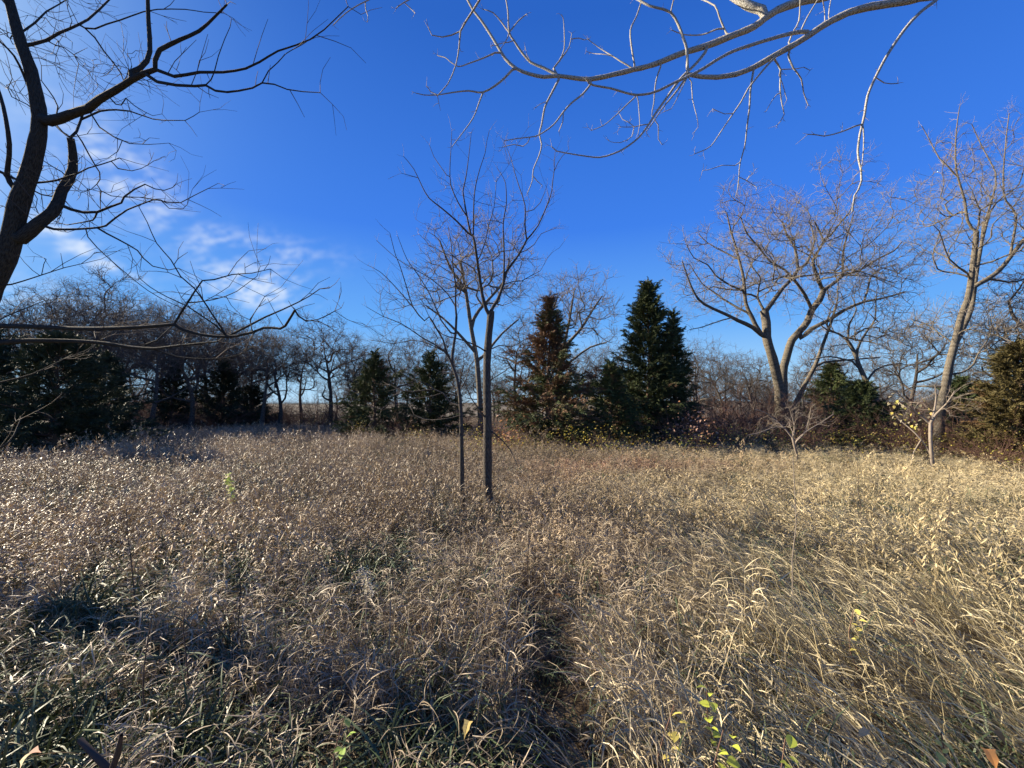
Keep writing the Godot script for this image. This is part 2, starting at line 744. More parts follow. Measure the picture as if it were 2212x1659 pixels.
func build_near_trees() -> void:
	# the leaning tree at the left edge
	var w := Wood.new()
	w.rng.seed = 101
	trace(w, [
		"0 74 10 : -128 1290 -122 1150 -112 1010 -96 880 -70 760 -40 665 -12 600 10 560 26 510 38 450 55 400 74 335 84 290 86 255 78 205 66 150 47 100 33 50 19 0 5 -60 -10 -140 -20 -230",
		"0.25 30 13 : 26 520 47 515 82 484 112 459 124 440 134 412 148 389 157 366 158 335 155 310 152 298",
		"-0.5 22 4 : 86 262 105 262 130 256 175 239 190 235 215 215 250 195 285 172 312 158 335 150 335 130 345 108 365 97 390 85 430 67 465 35 490 10",
		"0.3 11 6 : 283 172 283 156 303 147 317 132 324 110 323 80 320 40 319 0 322 -60 318 -120",
		"-0.3 8 2 : 335 152 375 165 430 156 480 156 530 148 560 134 600 110 640 97 670 85 700 64 720 45 752 14",
		"-0.4 8 1.8 : 300 166 340 177 380 184 420 186 444 184 465 196 490 199 516 196 545 190 566 179 592 182 620 193 655 198 692 200",
		"-0.2 3 1.5 : 566 179 580 153 600 135 616 117 640 102 659 91",
		"-0.1 3 1.2 : 444 184 456 172 463 155 472 120 485 85 497 58 500 40",
		"0.3 8 3 : 52 90 75 94 100 87 130 70 150 62 190 42 215 20 235 0 260 -30",
		"0.2 4 1.5 : 165 58 205 62 230 52 260 43 310 25 340 20 400 20 440 26 483 28",
		"0.4 5 2 : 47 66 75 50 100 25 130 8 158 -10",
		"-0.3 6 3 : 70 200 62 190 50 160 30 120 0 90 -40 60",
		"-0.2 10 6 : 37 412 22 395 15 378 20 335 20 310 12 255 0 205 -20 150",
		"0.2 7 2 : -20 360 0 371 20 380 45 393 75 395 120 390 150 380 165 376 190 363 222 354 240 348 258 341",
		"0 3 1.4 : 235 352 255 364 285 369 305 364 320 356 333 347",
		"0.2 8 1.6 : 135 443 155 453 180 459 210 458 240 446 262 438 268 425 290 409 313 398 335 408 355 411 373 405",
		"0.1 4 1.6 : 212 457 205 470 200 476 180 480 145 486 122 480",
		"0.15 6 1.5 : 98 494 140 496 185 494 210 492 228 488 250 470 275 453 305 441 330 432 347 432 360 438 390 438 420 422 450 407",
		"0.1 2.5 1.2 : 345 434 365 450 395 451 405 441",
		"0.1 3 1.4 : 265 424 300 426 330 431",
		"0.2 3.5 1.6 : 150 300 165 288 190 330 207 360 215 372 216 387 209 398 218 412 240 423 265 426 310 426",
		"0.1 2.6 1.4 : 216 412 217 450",
		"0.2 4 1.6 : 210 494 255 517 297 541 310 558 330 575 365 583 385 579",
		"0.3 3 1.4 : 187 494 190 512 210 535 260 580 320 628 365 653 397 668",
		"0.3 4 2 : 152 300 135 285 118 266 125 230 105 195 90 175",
		"0.2 6 4 : 152 300 165 285 175 258 185 228",
		"-0.3 5 1.3 : 185 250 215 240 250 237 280 240 330 257 370 260 400 260 431 242",
		"-0.2 4 1.3 : 190 250 215 275 245 295 280 310 320 312 365 309",
		"-0.2 3 1.2 : 245 212 250 225 262 227 272 212 290 228 330 250 350 246",
		"-0.4 4 1.2 : 5 620 50 607 90 594 140 578 175 570 195 556 205 545",
		"0 2.5 1.2 : 88 594 95 570 100 560 92 556",
		"-0.6 12 5 : -92 700 -60 702 0 704 75 706 180 710 280 708 360 702 376 701 395 712 430 722 470 727 510 726 545 718 570 708 591 708 605 710 616 704 637 670",
		"0 4 2 : 637 670 645 683 662 694 687 690 705 682 723 672",
		"0.3 2 1 : 723 672 750 690 790 706",
		"0.2 6 2 : 498 722 535 705 573 685 610 669 644 653 668 640 691 624",
		"-0.2 5 1.6 : 376 701 388 680 405 654 420 630 437 606 462 604 501 593 544 590 584 581",
		"0 3 1.3 : 404 656 462 647 487 640 512 629 540 608 555 597 562 575",
		"-0.3 4 1.4 : 498 722 472 699 447 661 419 622 390 597 369 561 338 525 318 480 300 447",
		"-0.2 3.5 1.4 : 490 719 437 683 404 661 362 642 324 620 300 600",
		"-0.1 3 1.4 : 545 718 540 690 560 660 572 640",
		"-0.2 14 4 : -85 742 -40 741 0 740 60 736 160 737 230 742 280 750 330 753 345 752 390 746 430 742 470 738",
		"0.1 5 2 : 295 750 340 735 360 715 376 701",
		"0.3 4 1.5 : 330 753 380 770 430 775 480 774 520 765 548 748",
		"0.4 5 1.5 : -85 842 -30 835 0 826 70 808 140 775 190 755 240 715",
		"0.1 2.5 1.2 : 140 775 185 762 215 735 232 705",
		"0.4 4 1.2 : -70 700 0 690 20 680 60 664 95 650 125 645",
		"0.4 6 2 : -100 1010 -60 985 0 968 30 940 45 905",
	], 3.6, 0.10, 0.12)
	var t := thing("leaning_tree", "dark leaning bare tree with a forked trunk, nearest tree at the left edge", "tree", foot(-128, 3.6))
	var some := crown(spot(150, 110, 3.9), Vector3(0.75, 0.65, 0.8), 60, 0.1, spot(80, 200, 3.6), -0.8)
	some.append_array(crown(spot(150, 420, 3.8), Vector3(0.6, 0.5, 0.5), 30, 0.1, spot(80, 400, 3.6), -0.8))
	w.fill(some, 0.10, 0.0035, 0.1, 0.22)
	w.thicken(0.0032, 2.3)
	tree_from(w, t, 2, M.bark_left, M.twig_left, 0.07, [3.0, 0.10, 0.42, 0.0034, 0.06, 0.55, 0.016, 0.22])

	# the limb that hangs in from above; its trunk stands to the right, out of view
	w = Wood.new()
	w.rng.seed = 202
	trace(w, [
		"0 150 60 : 4300 1420 4290 1100 4240 700 4100 250 3900 -200 3500 -520",
		"1.5 56 9 : 4130 300 3600 120 3100 -10 2500 -60 2200 -40 2080 -20 1990 -6 1954 3 1904 11 1854 20 1816 35 1779 55 1749 75 1724 92 1691 110 1664 125 1629 145 1591 160 1549 167 1516 166 1486 160",
		"2.2 50 4.5 : 3600 120 2900 -160 2400 -180 2050 -90 1900 -40 1800 -12 1754 -1 1729 4 1700 13 1679 22 1654 38 1629 58 1579 78 1529 98 1479 113 1429 133 1400 143 1370 150 1325 161 1275 171 1237 168 1205 164 1175 166 1145 160 1115 148 1092 127 1075 100 1060 75 1040 45 1022 22 1008 -4",
		"0.3 22 12 : 1662 30 1645 22 1615 12 1590 -3 1550 -30 1500 -70",
		"-0.2 9 4 : 1755 70 1729 69 1699 75 1666 84 1629 95 1599 105 1574 115 1544 132 1516 150 1486 165 1454 180 1424 195 1404 202 1375 205 1350 200 1320 191 1282 184 1270 178",
		"-0.3 7 2.4 : 1529 106 1505 136 1485 155 1466 175 1441 210 1416 245 1402 268 1380 297 1350 320 1325 332 1295 340 1257 336 1232 332 1202 326 1192 317",
		"0.2 5 2 : 1486 162 1470 185 1455 205 1430 235 1408 268 1396 284",
		"-0.2 5 1.8 : 1680 117 1654 145 1629 175 1616 192 1601 220 1584 245 1559 282 1536 315 1514 327 1501 332",
		"0 2.5 1.6 : 1584 245 1565 246 1550 240 1540 235",
		"-0.1 5 1.8 : 1629 146 1626 160 1621 195 1619 232 1614 270 1609 315 1599 350 1596 382 1594 405 1589 425",
		"-0.1 2.2 1.5 : 1599 358 1560 357 1545 362 1530 367 1518 368",
		"0.1 3 1.8 : 1597 382 1613 390 1634 404",
		"0.05 2 1.4 : 1609 388 1629 371",
		"0.1 5 1.5 : 1678 120 1674 130 1686 150 1685 187 1689 225 1694 247 1686 262 1678 271",
		"0.1 3 1.5 : 1686 150 1710 149 1724 148 1736 145 1750 152",
		"-0.1 2.5 1.4 : 1685 195 1668 217 1655 240",
		"0.1 3 1.5 : 1678 150 1690 180 1700 215",
		"0.1 5 1.8 : 1701 108 1706 130 1714 147 1731 170 1736 200 1746 227",
		"-0.4 8 3.5 : 2040 -16 2018 4 1990 25 1957 60 1919 115 1891 167 1874 207 1868 245 1863 268 1858 287 1853 325 1856 350 1860 367 1861 390 1854 410 1846 422 1841 457",
		"-0.1 4 2 : 1864 262 1866 300 1864 340 1860 366",
		"-0.2 4 2 : 1863 265 1830 280 1800 290 1780 294 1762 291 1745 290",
		"0.1 3 2 : 1896 170 1910 179 1925 181 1940 180",
		"-0.2 6 1.8 : 1112 147 1107 150 1080 177 1044 199 1012 196 975 200 945 205 915 205 898 201",
		"-0.1 4 1.6 : 1044 199 1035 222 1022 255 997 290 977 316",
		"0 2.6 1.5 : 945 205 930 198 925 190 921 186",
		"0.3 6 2 : 1048 -20 1036 0 1020 26 995 67 992 100 985 140 967 182 945 207",
		"0.1 5 2.5 : 995 66 975 76 955 80 933 76",
		"0.1 4 1.8 : 1077 110 1045 125 1010 138 990 144 975 135 962 124 945 120",
		"0.3 7 3 : 1205 163 1175 147 1147 135 1125 110 1110 87 1100 70 1097 22 1092 -4",
		"0.1 4 1.8 : 1100 72 1085 50 1065 27 1043 20",
		"0.1 4 2 : 1102 68 1120 45 1138 30",
		"0 3 1.6 : 1101 73 1090 93 1082 105",
		"0 3 1.4 : 1111 90 1085 93 1060 100",
		"0 2.4 1.4 : 1145 133 1138 118 1134 100",
		"-0.3 6 2 : 1207 166 1207 172 1190 205 1177 232 1170 270 1165 291 1170 312 1165 335 1152 367 1150 390 1140 416",
		"0 2.6 1.5 : 1150 384 1160 391 1171 400",
		"-0.1 2 1.4 : 1180 222 1168 224 1157 232",
		"-0.3 5 2 : 1282 174 1260 202 1235 222 1217 242 1195 270 1165 291 1145 296 1117 299 1090 304",
		"0.1 3 1.6 : 1148 296 1140 308 1130 316 1110 312 1085 318",
		"0.05 2.6 1.6 : 1218 244 1216 262 1207 284",
		"0.2 5 1.6 : 1205 160 1196 147 1200 142 1217 120 1230 100 1235 72",
		"0 3.4 1.6 : 1210 130 1219 105 1219 70 1217 40 1213 32",
		"0.1 3 1.6 : 1232 85 1250 82 1262 86 1273 84",
		"0.3 4 1.5 : 1364 145 1340 132 1325 122 1300 107 1285 96 1270 85",
		"0.2 2.8 1.4 : 1327 122 1305 117 1285 116 1266 111",
		"0.3 4.5 3 : 1372 144 1371 140 1365 105 1362 65 1375 35 1384 8 1388 -10",
		"0.3 7 5 : 1486 158 1485 140 1484 107 1476 82 1466 55 1449 27 1420 17 1404 13 1372 -4",
		"0.1 4 2 : 1449 27 1452 12 1456 -6",
		"0.2 5 3 : 1580 84 1569 72 1554 37 1544 12 1514 -2",
		"0.2 4 2 : 1561 58 1536 68 1516 75 1479 75 1451 65",
		"0.2 4 2.6 : 1702 100 1704 92 1715 66 1726 45 1729 0 1731 -20",
		"0.2 4 2 : 1729 72 1731 65 1744 37 1766 0 1775 -20",
		"0.1 3 2 : 1783 55 1782 45 1781 22 1776 -6",
		"0.1 3 2 : 1791 50 1790 38 1792 15 1796 -6",
		"-0.1 4 1.6 : 1430 137 1417 175 1412 225 1408 250 1422 270 1422 300 1430 312",
		"-0.1 3 1.4 : 1490 166 1494 178 1496 215 1505 250 1508 275 1500 285",
		"-0.1 3 1.4 : 1484 168 1478 180 1466 205 1450 235 1435 241",
		"-0.2 3.4 1.4 : 1378 205 1355 225 1335 245 1312 265 1302 272 1277 282",
		"0 2.4 1.4 : 1378 206 1380 235 1382 270 1378 290",
		"0 3 1.6 : 1400 266 1370 274 1340 274",
		"0 2.2 1.4 : 1370 275 1365 295 1340 308 1318 306",
		"0 2.4 1.4 : 1372 275 1358 264 1345 258 1335 240",
		"0.3 5 2 : 1008 -4 985 -25 930 -20 873 5 856 18",
		"0 3 1.8 : 873 5 885 16 897 29",
		"0.1 4 2 : 930 -20 850 -30 800 -2 772 12 745 30 720 54",
		"0 2.6 1.6 : 788 4 790 20 795 35 793 48",
	], 2.9, 0.07, 0.10)
	t = thing("overhanging_tree", "pale barked tree whose crooked limbs hang in from the top of the view", "tree", foot(4300, 2.9))
	tree_from(w, t, 1, M.bark_over, M.twig_over, 0.10, [2.6, 0.03, 0.11, 0.0028, 0.05, 0.25, 0.02, 0.30])

	# two slim young trees in the middle of the clearing
	w = Wood.new()
	w.rng.seed = 303
	trace(w, [
		"0 21 15 : 1056 1125 1054 1060 1053 1000 1053 909 1052 809 1054 746 1058 705 1061 672",
		"-0.2 9 5 : 1060 690 1050 668 1042 638 1036 600 1031 563 1026 528 1022 510",
		"0.2 4 1 : 1022 512 1023 463 1024 428 1028 398 1037 363 1048 330 1052 303 1057 282",
		"-0.2 5 1 : 1022 515 1017 505 1009 468 1002 428 1000 413 1007 380 1014 325 1018 286",
		"-0.2 3.5 1 : 1006 463 990 438 974 400 972 363 974 325 976 283",
		"0.1 2 0.9 : 973 390 954 363 937 338 928 314",
		"-0.3 5 1.2 : 1020 513 987 478 952 448 927 428 912 403 894 365 872 338",
		"0 2 1 : 904 385 885 379 867 374",
		"0.3 8 4 : 1061 674 1066 662 1074 650 1087 615 1092 590 1114 560 1129 535 1138 518",
		"0.3 5 1.2 : 1088 603 1089 550 1087 483 1094 438 1092 395 1087 383 1074 363",
		"0.2 4 1 : 1138 519 1134 488 1134 443 1122 405 1111 370 1104 343 1092 313",
		"-0.2 4 1 : 1138 519 1162 488 1179 450 1192 413 1197 370 1214 338 1229 323",
		"0.1 2 0.9 : 1197 368 1198 345 1199 328",
		"0.2 2.2 0.9 : 1140 463 1167 438 1182 398",
		"-0.2 2.6 0.9 : 1092 608 1127 607 1150 594 1167 585 1182 558",
		"0.3 2.4 0.9 : 1122 550 1154 528 1169 505 1202 493",
		"0.2 3 1 : 1032 566 1049 520 1054 493 1067 448 1072 393",
		"-0.4 4 1 : 1053 765 1049 759 1024 744 987 731 955 722 930 690 912 650",
		"-0.3 4 1.2 : 1053 905 1044 896 1017 859 1002 824 992 809",
		"0.3 3.4 1 : 1053 836 1067 816 1092 801 1110 784 1125 770",
		"0.4 3 1 : 1055 755 1079 746 1107 749 1130 735 1152 728",
		"-0.2 4 1.6 : 1054 936 1063 933 1077 944 1102 971 1117 1006",
	], 6.0, 0.12, 0.12)
	t = thing("young_tree", "taller of two slim young bare trees with upswept branches in mid clearing", "tree", foot(1056, 6.0))
	w.fill(crown(spot(1062, 480, 6.0), Vector3(1.15, 1.35, 0.95), 95, 0.25, spot(1060, 680, 6.0), -0.7), 0.14, 0.0026, 0.55, 0.12, spot(0, 720, 6.0).y)
	w.thicken(0.0026, 2.3)
	tree_from(w, t, 1, M.bark_sapling, M.twig_pale, 0.08, [2.6, 0.08, 0.26, 0.0022, 0.25, 0.2, 0.011, 0.12])

	w = Wood.new()
	w.rng.seed = 304
	trace(w, [
		"0 13 5 : 1000 1125 998 1059 997 959 996 896 992 846 986 814 977 789 978 759 984 721 986 684",
		"0 5 1.4 : 986 684 984 663 984 613 978 575 975 530 968 490",
		"0.4 5 1.2 : 994 886 972 869 957 849 937 841 892 846 867 844 842 831",
		"0.1 3 1 : 945 842 930 833 907 824 880 805",
		"-0.2 2.6 0.9 : 958 851 932 856 874 864 842 869 824 884",
		"0.3 3 1 : 996 897 967 904 935 907 917 906 894 896",
		"-0.3 5 1.2 : 977 786 964 759 957 734 942 709 927 684 917 693 892 663 879 623 864 575 854 550 842 503",
		"0.3 4 1.1 : 982 729 952 691 942 668 927 633 899 588 879 560 859 510",
		"-0.3 4 1 : 974 769 942 746 912 729 867 699 829 684 792 663",
		"0.3 3 1 : 984 663 967 635 932 603 892 580 859 560 814 520",
		"0.2 3 1 : 890 660 887 658 857 623 822 588 794 573",
		"0.3 3 1 : 968 765 925 742 890 735 850 742 805 735",
		"0.4 3.4 1 : 990 838 1007 819 1015 790 1030 770",
	], 5.7, 0.12, 0.12)
	t = thing("young_tree", "shorter slim young bare tree whose branches all sweep out to one side", "tree", foot(1000, 5.7))
	w.fill(crown(spot(890, 690, 5.7), Vector3(0.68, 0.95, 0.7), 120, 0.2, spot(985, 800, 5.7), -0.5), 0.13, 0.0024, 0.35, 0.12, spot(0, 860, 5.7).y)
	w.thicken(0.0024, 2.3)
	tree_from(w, t, 1, M.bark_sapling, M.twig_pale, 0.08, [3.4, 0.08, 0.28, 0.0021, 0.22, 0.25, 0.010, 0.12])

	# the broad oak at the right, three stems from one foot
	w = Wood.new()
	w.rng.seed = 405
	trace(w, [
		"0 23.0 16.4 : 1686 940 1686 909 1684 844 1673 792 1664 758 1656 728 1655 697 1651 672",
		"0.5 21.3 11.5 : 1700 925 1693 880 1691 835 1693 792 1701 765 1711 735 1726 717 1744 695 1754 670 1771 647 1779 627",
		"-0.8 13.1 4.1 : 1696 912 1715 880 1738 832 1760 792 1773 757 1786 722 1797 692 1806 660",
		"0.8 10.7 3.3 : 1651 675 1656 670 1674 645 1691 622 1711 602 1724 582 1721 555 1716 532 1701 510 1690 480",
		"1.0 6.6 2.5 : 1722 584 1744 567 1752 545 1760 520 1750 480",
		"-1.4 7.4 2.5 : 1752 672 1751 662 1739 637 1716 605 1694 582 1664 565 1636 530 1614 505 1600 470",
		"0.6 6.6 2.5 : 1652 676 1636 642 1638 630 1655 622 1671 617",
		"-1.8 10.7 2.5 : 1655 725 1644 722 1626 707 1594 692 1564 677 1521 657 1501 635 1486 600 1474 565",
		"0.8 10.7 2.5 : 1646 724 1639 715 1624 685 1611 655 1608 620 1604 590 1596 560 1589 532 1579 500 1570 460",
		"1.6 5.7 1.6 : 1620 680 1614 675 1594 665 1564 647 1541 630 1516 612 1491 572",
		"-1.2 4.9 1.6 : 1609 630 1604 627 1579 617 1546 595 1529 572 1499 557 1484 530",
		"1.0 4.1 1.6 : 1596 562 1566 545 1529 525 1509 505",
		"-1.4 3.3 1.6 : 1598 694 1579 687 1544 697 1516 707 1490 712",
		"-1.0 8.2 3.3 : 1779 628 1774 620 1764 592 1756 562 1771 537 1779 520 1774 507 1760 480",
		"0.8 4.9 2.0 : 1777 524 1799 502 1816 480 1834 460 1850 425",
		"1.2 8.2 2.0 : 1779 627 1804 610 1821 595 1854 585 1879 570 1904 555 1931 542 1949 522",
		"-1.0 4.9 2.0 : 1821 597 1820 560 1824 530 1831 505 1845 460",
		"-1.6 11.5 2.5 : 1722 722 1731 730 1754 710 1789 692 1824 670 1866 652 1904 645 1957 630",
		"1.4 4.9 1.6 : 1866 652 1875 625 1880 600 1905 580 1940 570",
		"1.2 5.7 2.5 : 1765 785 1800 780 1850 776 1900 772",
	], 19.5, 0.40, 0.28)
	t = thing("oak_tree", "broad crowned bare oak with several thick stems rising from one foot", "tree", foot(1690, 19.5))
	w.fill(crown(spot(1718, 595, 19.5), Vector3(6.3, 4.9, 5.2), 1150, 0.12, spot(1700, 760, 19.5), -0.35), 0.40, 0.0085, 0.25, 0.18, spot(0, 760, 19.5).y)
	w.thicken(0.008, 2.25)
	tree_from(w, t, 3, M.bark_oak, M.twig_oak, 0.08, [5.0, 0.25, 0.65, 0.0080, 0.14, 0.8, 0.05, 0.28])

	# the tall tree near the right edge
	w = Wood.new()
	w.rng.seed = 506
	trace(w, [
		"0 19.8 9.1 : 2026 985 2029 927 2031 892 2042 835 2051 787 2062 745 2077 683 2090 648 2095 625 2103 565 2108 521 2109 499",
		"0.6 10.6 5.3 : 2060 752 2082 705 2099 665 2110 586 2121 521 2125 480",
		"0.3 6.1 1.5 : 2108 505 2090 477 2084 434 2069 382 2064 347 2066 281 2073 231",
		"0.4 3.8 1.4 : 2071 388 2048 360 2029 342 2008 303 1992 273",
		"-0.6 10.6 5.3 : 2098 640 2103 621 2151 591 2182 556 2212 517 2260 470 2300 420",
		"0.4 5.3 1.5 : 2180 558 2186 530 2195 464 2173 434 2167 390 2173 303 2180 245",
		"-0.3 5.3 1.5 : 2122 520 2138 460 2150 440 2167 425 2200 400 2215 350",
		"0.3 4.6 1.5 : 2125 490 2151 400 2151 373 2121 316 2099 268",
		"-0.8 4.6 1.5 : 2097 610 2090 591 2051 560 2029 499 2016 486",
		"-1.0 6.1 2.3 : 2036 880 2042 875 2073 857 2121 844 2156 840 2190 835",
		"0.5 5.3 2.3 : 2042 838 2038 835 2008 835 1973 835 1950 845",
		"0.4 5.3 1.5 : 2049 800 2077 805 2103 787 2114 763 2138 726 2142 690",
		"0.7 3.0 1.5 : 2062 745 2030 720 2000 700 1970 690",
		"-0.5 5.3 2.3 : 2140 600 2180 610 2220 600 2260 580",
	], 12.5, 0.28, 0.2)
	t = thing("tall_tree", "tall slender bare tree with two twin stems standing at the clearing's edge", "tree", foot(2026, 12.5))
	var pts := crown(spot(2118, 440, 12.5), Vector3(1.75, 2.9, 1.7), 420, 0.12, spot(2090, 650, 12.5), -0.8)
	pts.append_array(crown(spot(2090, 720, 12.5), Vector3(2.0, 1.3, 1.6), 90, 0.3, spot(2060, 760, 12.5), -0.5))
	w.fill(pts, 0.27, 0.006, 0.35, 0.17, spot(0, 880, 12.5).y)
	w.thicken(0.006, 2.25)
	tree_from(w, t, 2, M.bark_oak, M.twig_oak, 0.08, [5.0, 0.18, 0.5, 0.0055, 0.15, 0.65, 0.04, 0.25])

	# the small crooked tree between those two
	w = Wood.new()
	w.rng.seed = 607
	trace(w, [
		"0 14 7 : 1915 935 1908 890 1885 850 1860 800 1845 760 1830 735",
		"0.4 6 2 : 1848 768 1858 740 1875 712 1890 690 1892 640",
		"-0.5 5 2 : 1832 737 1810 720 1790 715 1770 700",
		"0.5 5 2 : 1872 825 1890 800 1910 790 1950 785",
		"-0.4 5 2 : 1862 803 1840 780 1822 776 1790 770 1750 778",
		"0.3 5 2 : 1832 740 1835 700 1850 670 1840 640",
	], 18.0, 0.3, 0.2)
	t = thing("small_tree", "small crooked bare tree between the broad oak and the tall slender tree", "tree", foot(1915, 18.0))
	w.fill(crown(spot(1868, 700, 18.0), Vector3(2.6, 2.7, 2.1), 400, 0.15, spot(1850, 780, 18.0), -0.6), 0.34, 0.008, 0.15, 0.22, spot(0, 860, 18.0).y)
	w.thicken(0.007, 2.25)
	tree_from(w, t, 1, M.bark_oak, M.twig_oak, 0.05, [3.6, 0.2, 0.5, 0.0055, 0.05, 0.6, 0.05, 0.3])

	# two bare trees behind the young ones
	w = Wood.new()
	w.rng.seed = 708
	trace(w, [
		"0 14 6 : 1040 940 1036 860 1030 780 1018 710 1010 655 1003 610 994 565",
		"0.8 9 3 : 1016 702 1035 670 1062 640 1090 605 1100 560",
		"-0.8 8 3 : 1005 622 980 590 965 560 950 520",
		"0.5 8 3 : 1030 785 1060 750 1085 720 1120 690",
		"-0.5 8 3 : 1026 760 990 720 960 690 920 660",
	], 19.0, 0.4, 0.3)
	t = thing("bare_tree", "round crowned bare tree directly behind the two young trees", "tree", foot(1040, 19.0))
	w.fill(crown(spot(1030, 590, 19.0), Vector3(3.3, 3.2, 3.0), 520, 0.12, spot(1015, 700, 19.0), -0.6), 0.38, 0.0085, 0.25, 0.22, spot(0, 820, 19.0).y)
	w.thicken(0.0085, 2.25)
	tree_from(w, t, 1, M.bark_oak, M.twig_oak, 0.05, [4.2, 0.25, 0.6, 0.0075, 0.12, 0.75, 0.05, 0.3])
	w = Wood.new()
	w.rng.seed = 709
	trace(w, [
		"0 15 7 : 1215 940 1212 870 1208 810 1206 770",
		"0.4 10 3 : 1207 785 1225 745 1255 710 1280 670 1300 640",
		"-0.4 9 3 : 1206 772 1195 730 1190 690 1205 640",
		"0.7 9 3 : 1208 780 1222 730 1232 680 1240 630",
		"-0.8 7 3 : 1209 800 1240 775 1275 750 1310 740",
	], 21.0, 0.4, 0.3)
	t = thing("bare_tree", "fan shaped bare tree behind the rusty cedar, between it and the dark cedar", "tree", foot(1215, 21.0))
	w.fill(crown(spot(1235, 690, 21.0), Vector3(2.6, 2.9, 2.5), 480, 0.12, spot(1210, 790, 21.0), -0.5), 0.38, 0.0085, 0.3, 0.15, spot(0, 840, 21.0).y)
	w.thicken(0.0085, 2.25)
	tree_from(w, t, 1, M.bark_oak, M.twig_pale, 0.05, [4.2, 0.25, 0.6, 0.0075, 0.2, 0.65, 0.05, 0.22])


# ---------------------------------------------------------------- trees of the thicket

func proto_tree(seed_: int, h: float, wide: float, lean: float, n: int, crook: float) -> Node3D:
	var w := Wood.new()
	w.rng.seed = seed_
	rng.seed = seed_ + 7
	var pts := PackedVector3Array()
	var rr := PackedFloat32Array()
	var top := h * 0.62
	var k := 9
	for i in k:
		var u := float(i) / (k - 1)
		pts.append(Vector3(lean * u * u + 0.16 * sin(u * 5.0 + seed_), top * u, 0.14 * cos(u * 4.0 + seed_ * 2.0) - 0.14))
		rr.append(lerpf(0.17, 0.05, u) * h / 8.5 * (1.0 + 0.5 * exp(-u * 14.0)))
	w.line(pts, rr, -1, 0)
	w.limbs = 1
	# main limbs
	var m := 5
	for i in m:
		var a := TAU * i / m + rnd(-0.5, 0.5)
		var at := 3 + (i * 5) / m
		var p := pts[at]
		var lp := PackedVector3Array()
		var lr := PackedFloat32Array()
		var d := Vector3(cos(a), rnd(0.35, 0.9), sin(a)).normalized()
		var len := wide * rnd(0.6, 0.95)
		for q in 5:
			d = (d + Vector3(rng.randfn(), rng.randfn(), rng.randfn()) * crook * 0.8 + Vector3.UP * 0.06).normalized()
			p += d * len / 5.0
			lp.append(p)
			lr.append(lerpf(0.07, 0.022, q / 4.0) * h / 8.5)
		w.line(lp, lr, w.nearest(pts[at]), 0)
	var c := Vector3(lean * 0.8, h * 0.64, 0)
	w.fill(crown(c, Vector3(wide, h * 0.37, wide), n, 0.12, Vector3(0, h * 0.35, 0), -0.75), 0.42, 0.010, 0.15, crook, h * 0.2)
	w.thicken(0.010, 2.25)
	var root := Node3D.new()
	var tb := Bag.new()
	var cb := Bag.new()
	var fb := Bag.new()
	var first := w.lines[0]
	var tp := PackedVector3Array()
	var tr := PackedFloat32Array()
	for i in first:
		tp.append(w.P[i])
		tr.append(w.R[i])
	tb.tube(tp, tr, 10, 0.05)
	w.lines.remove_at(0)
	w.line_limb.remove_at(0)
	w.emit(func(_k: int) -> Bag: return cb)
	w.twigs(func(_k: int) -> Bag: return fb, 5.0, 0.28, 0.75, 0.0115, 0.08, 0.8, 0.06, 0.32)
	part("trunk", tb.mesh(), M.bark_far, root)
	var cr := part("crown", cb.mesh(), M.bark_far, root, "stuff")
	part("twigs", fb.mesh(), M.twig_far, cr, "stuff")
	root.set_meta("category", "tree")
	return root


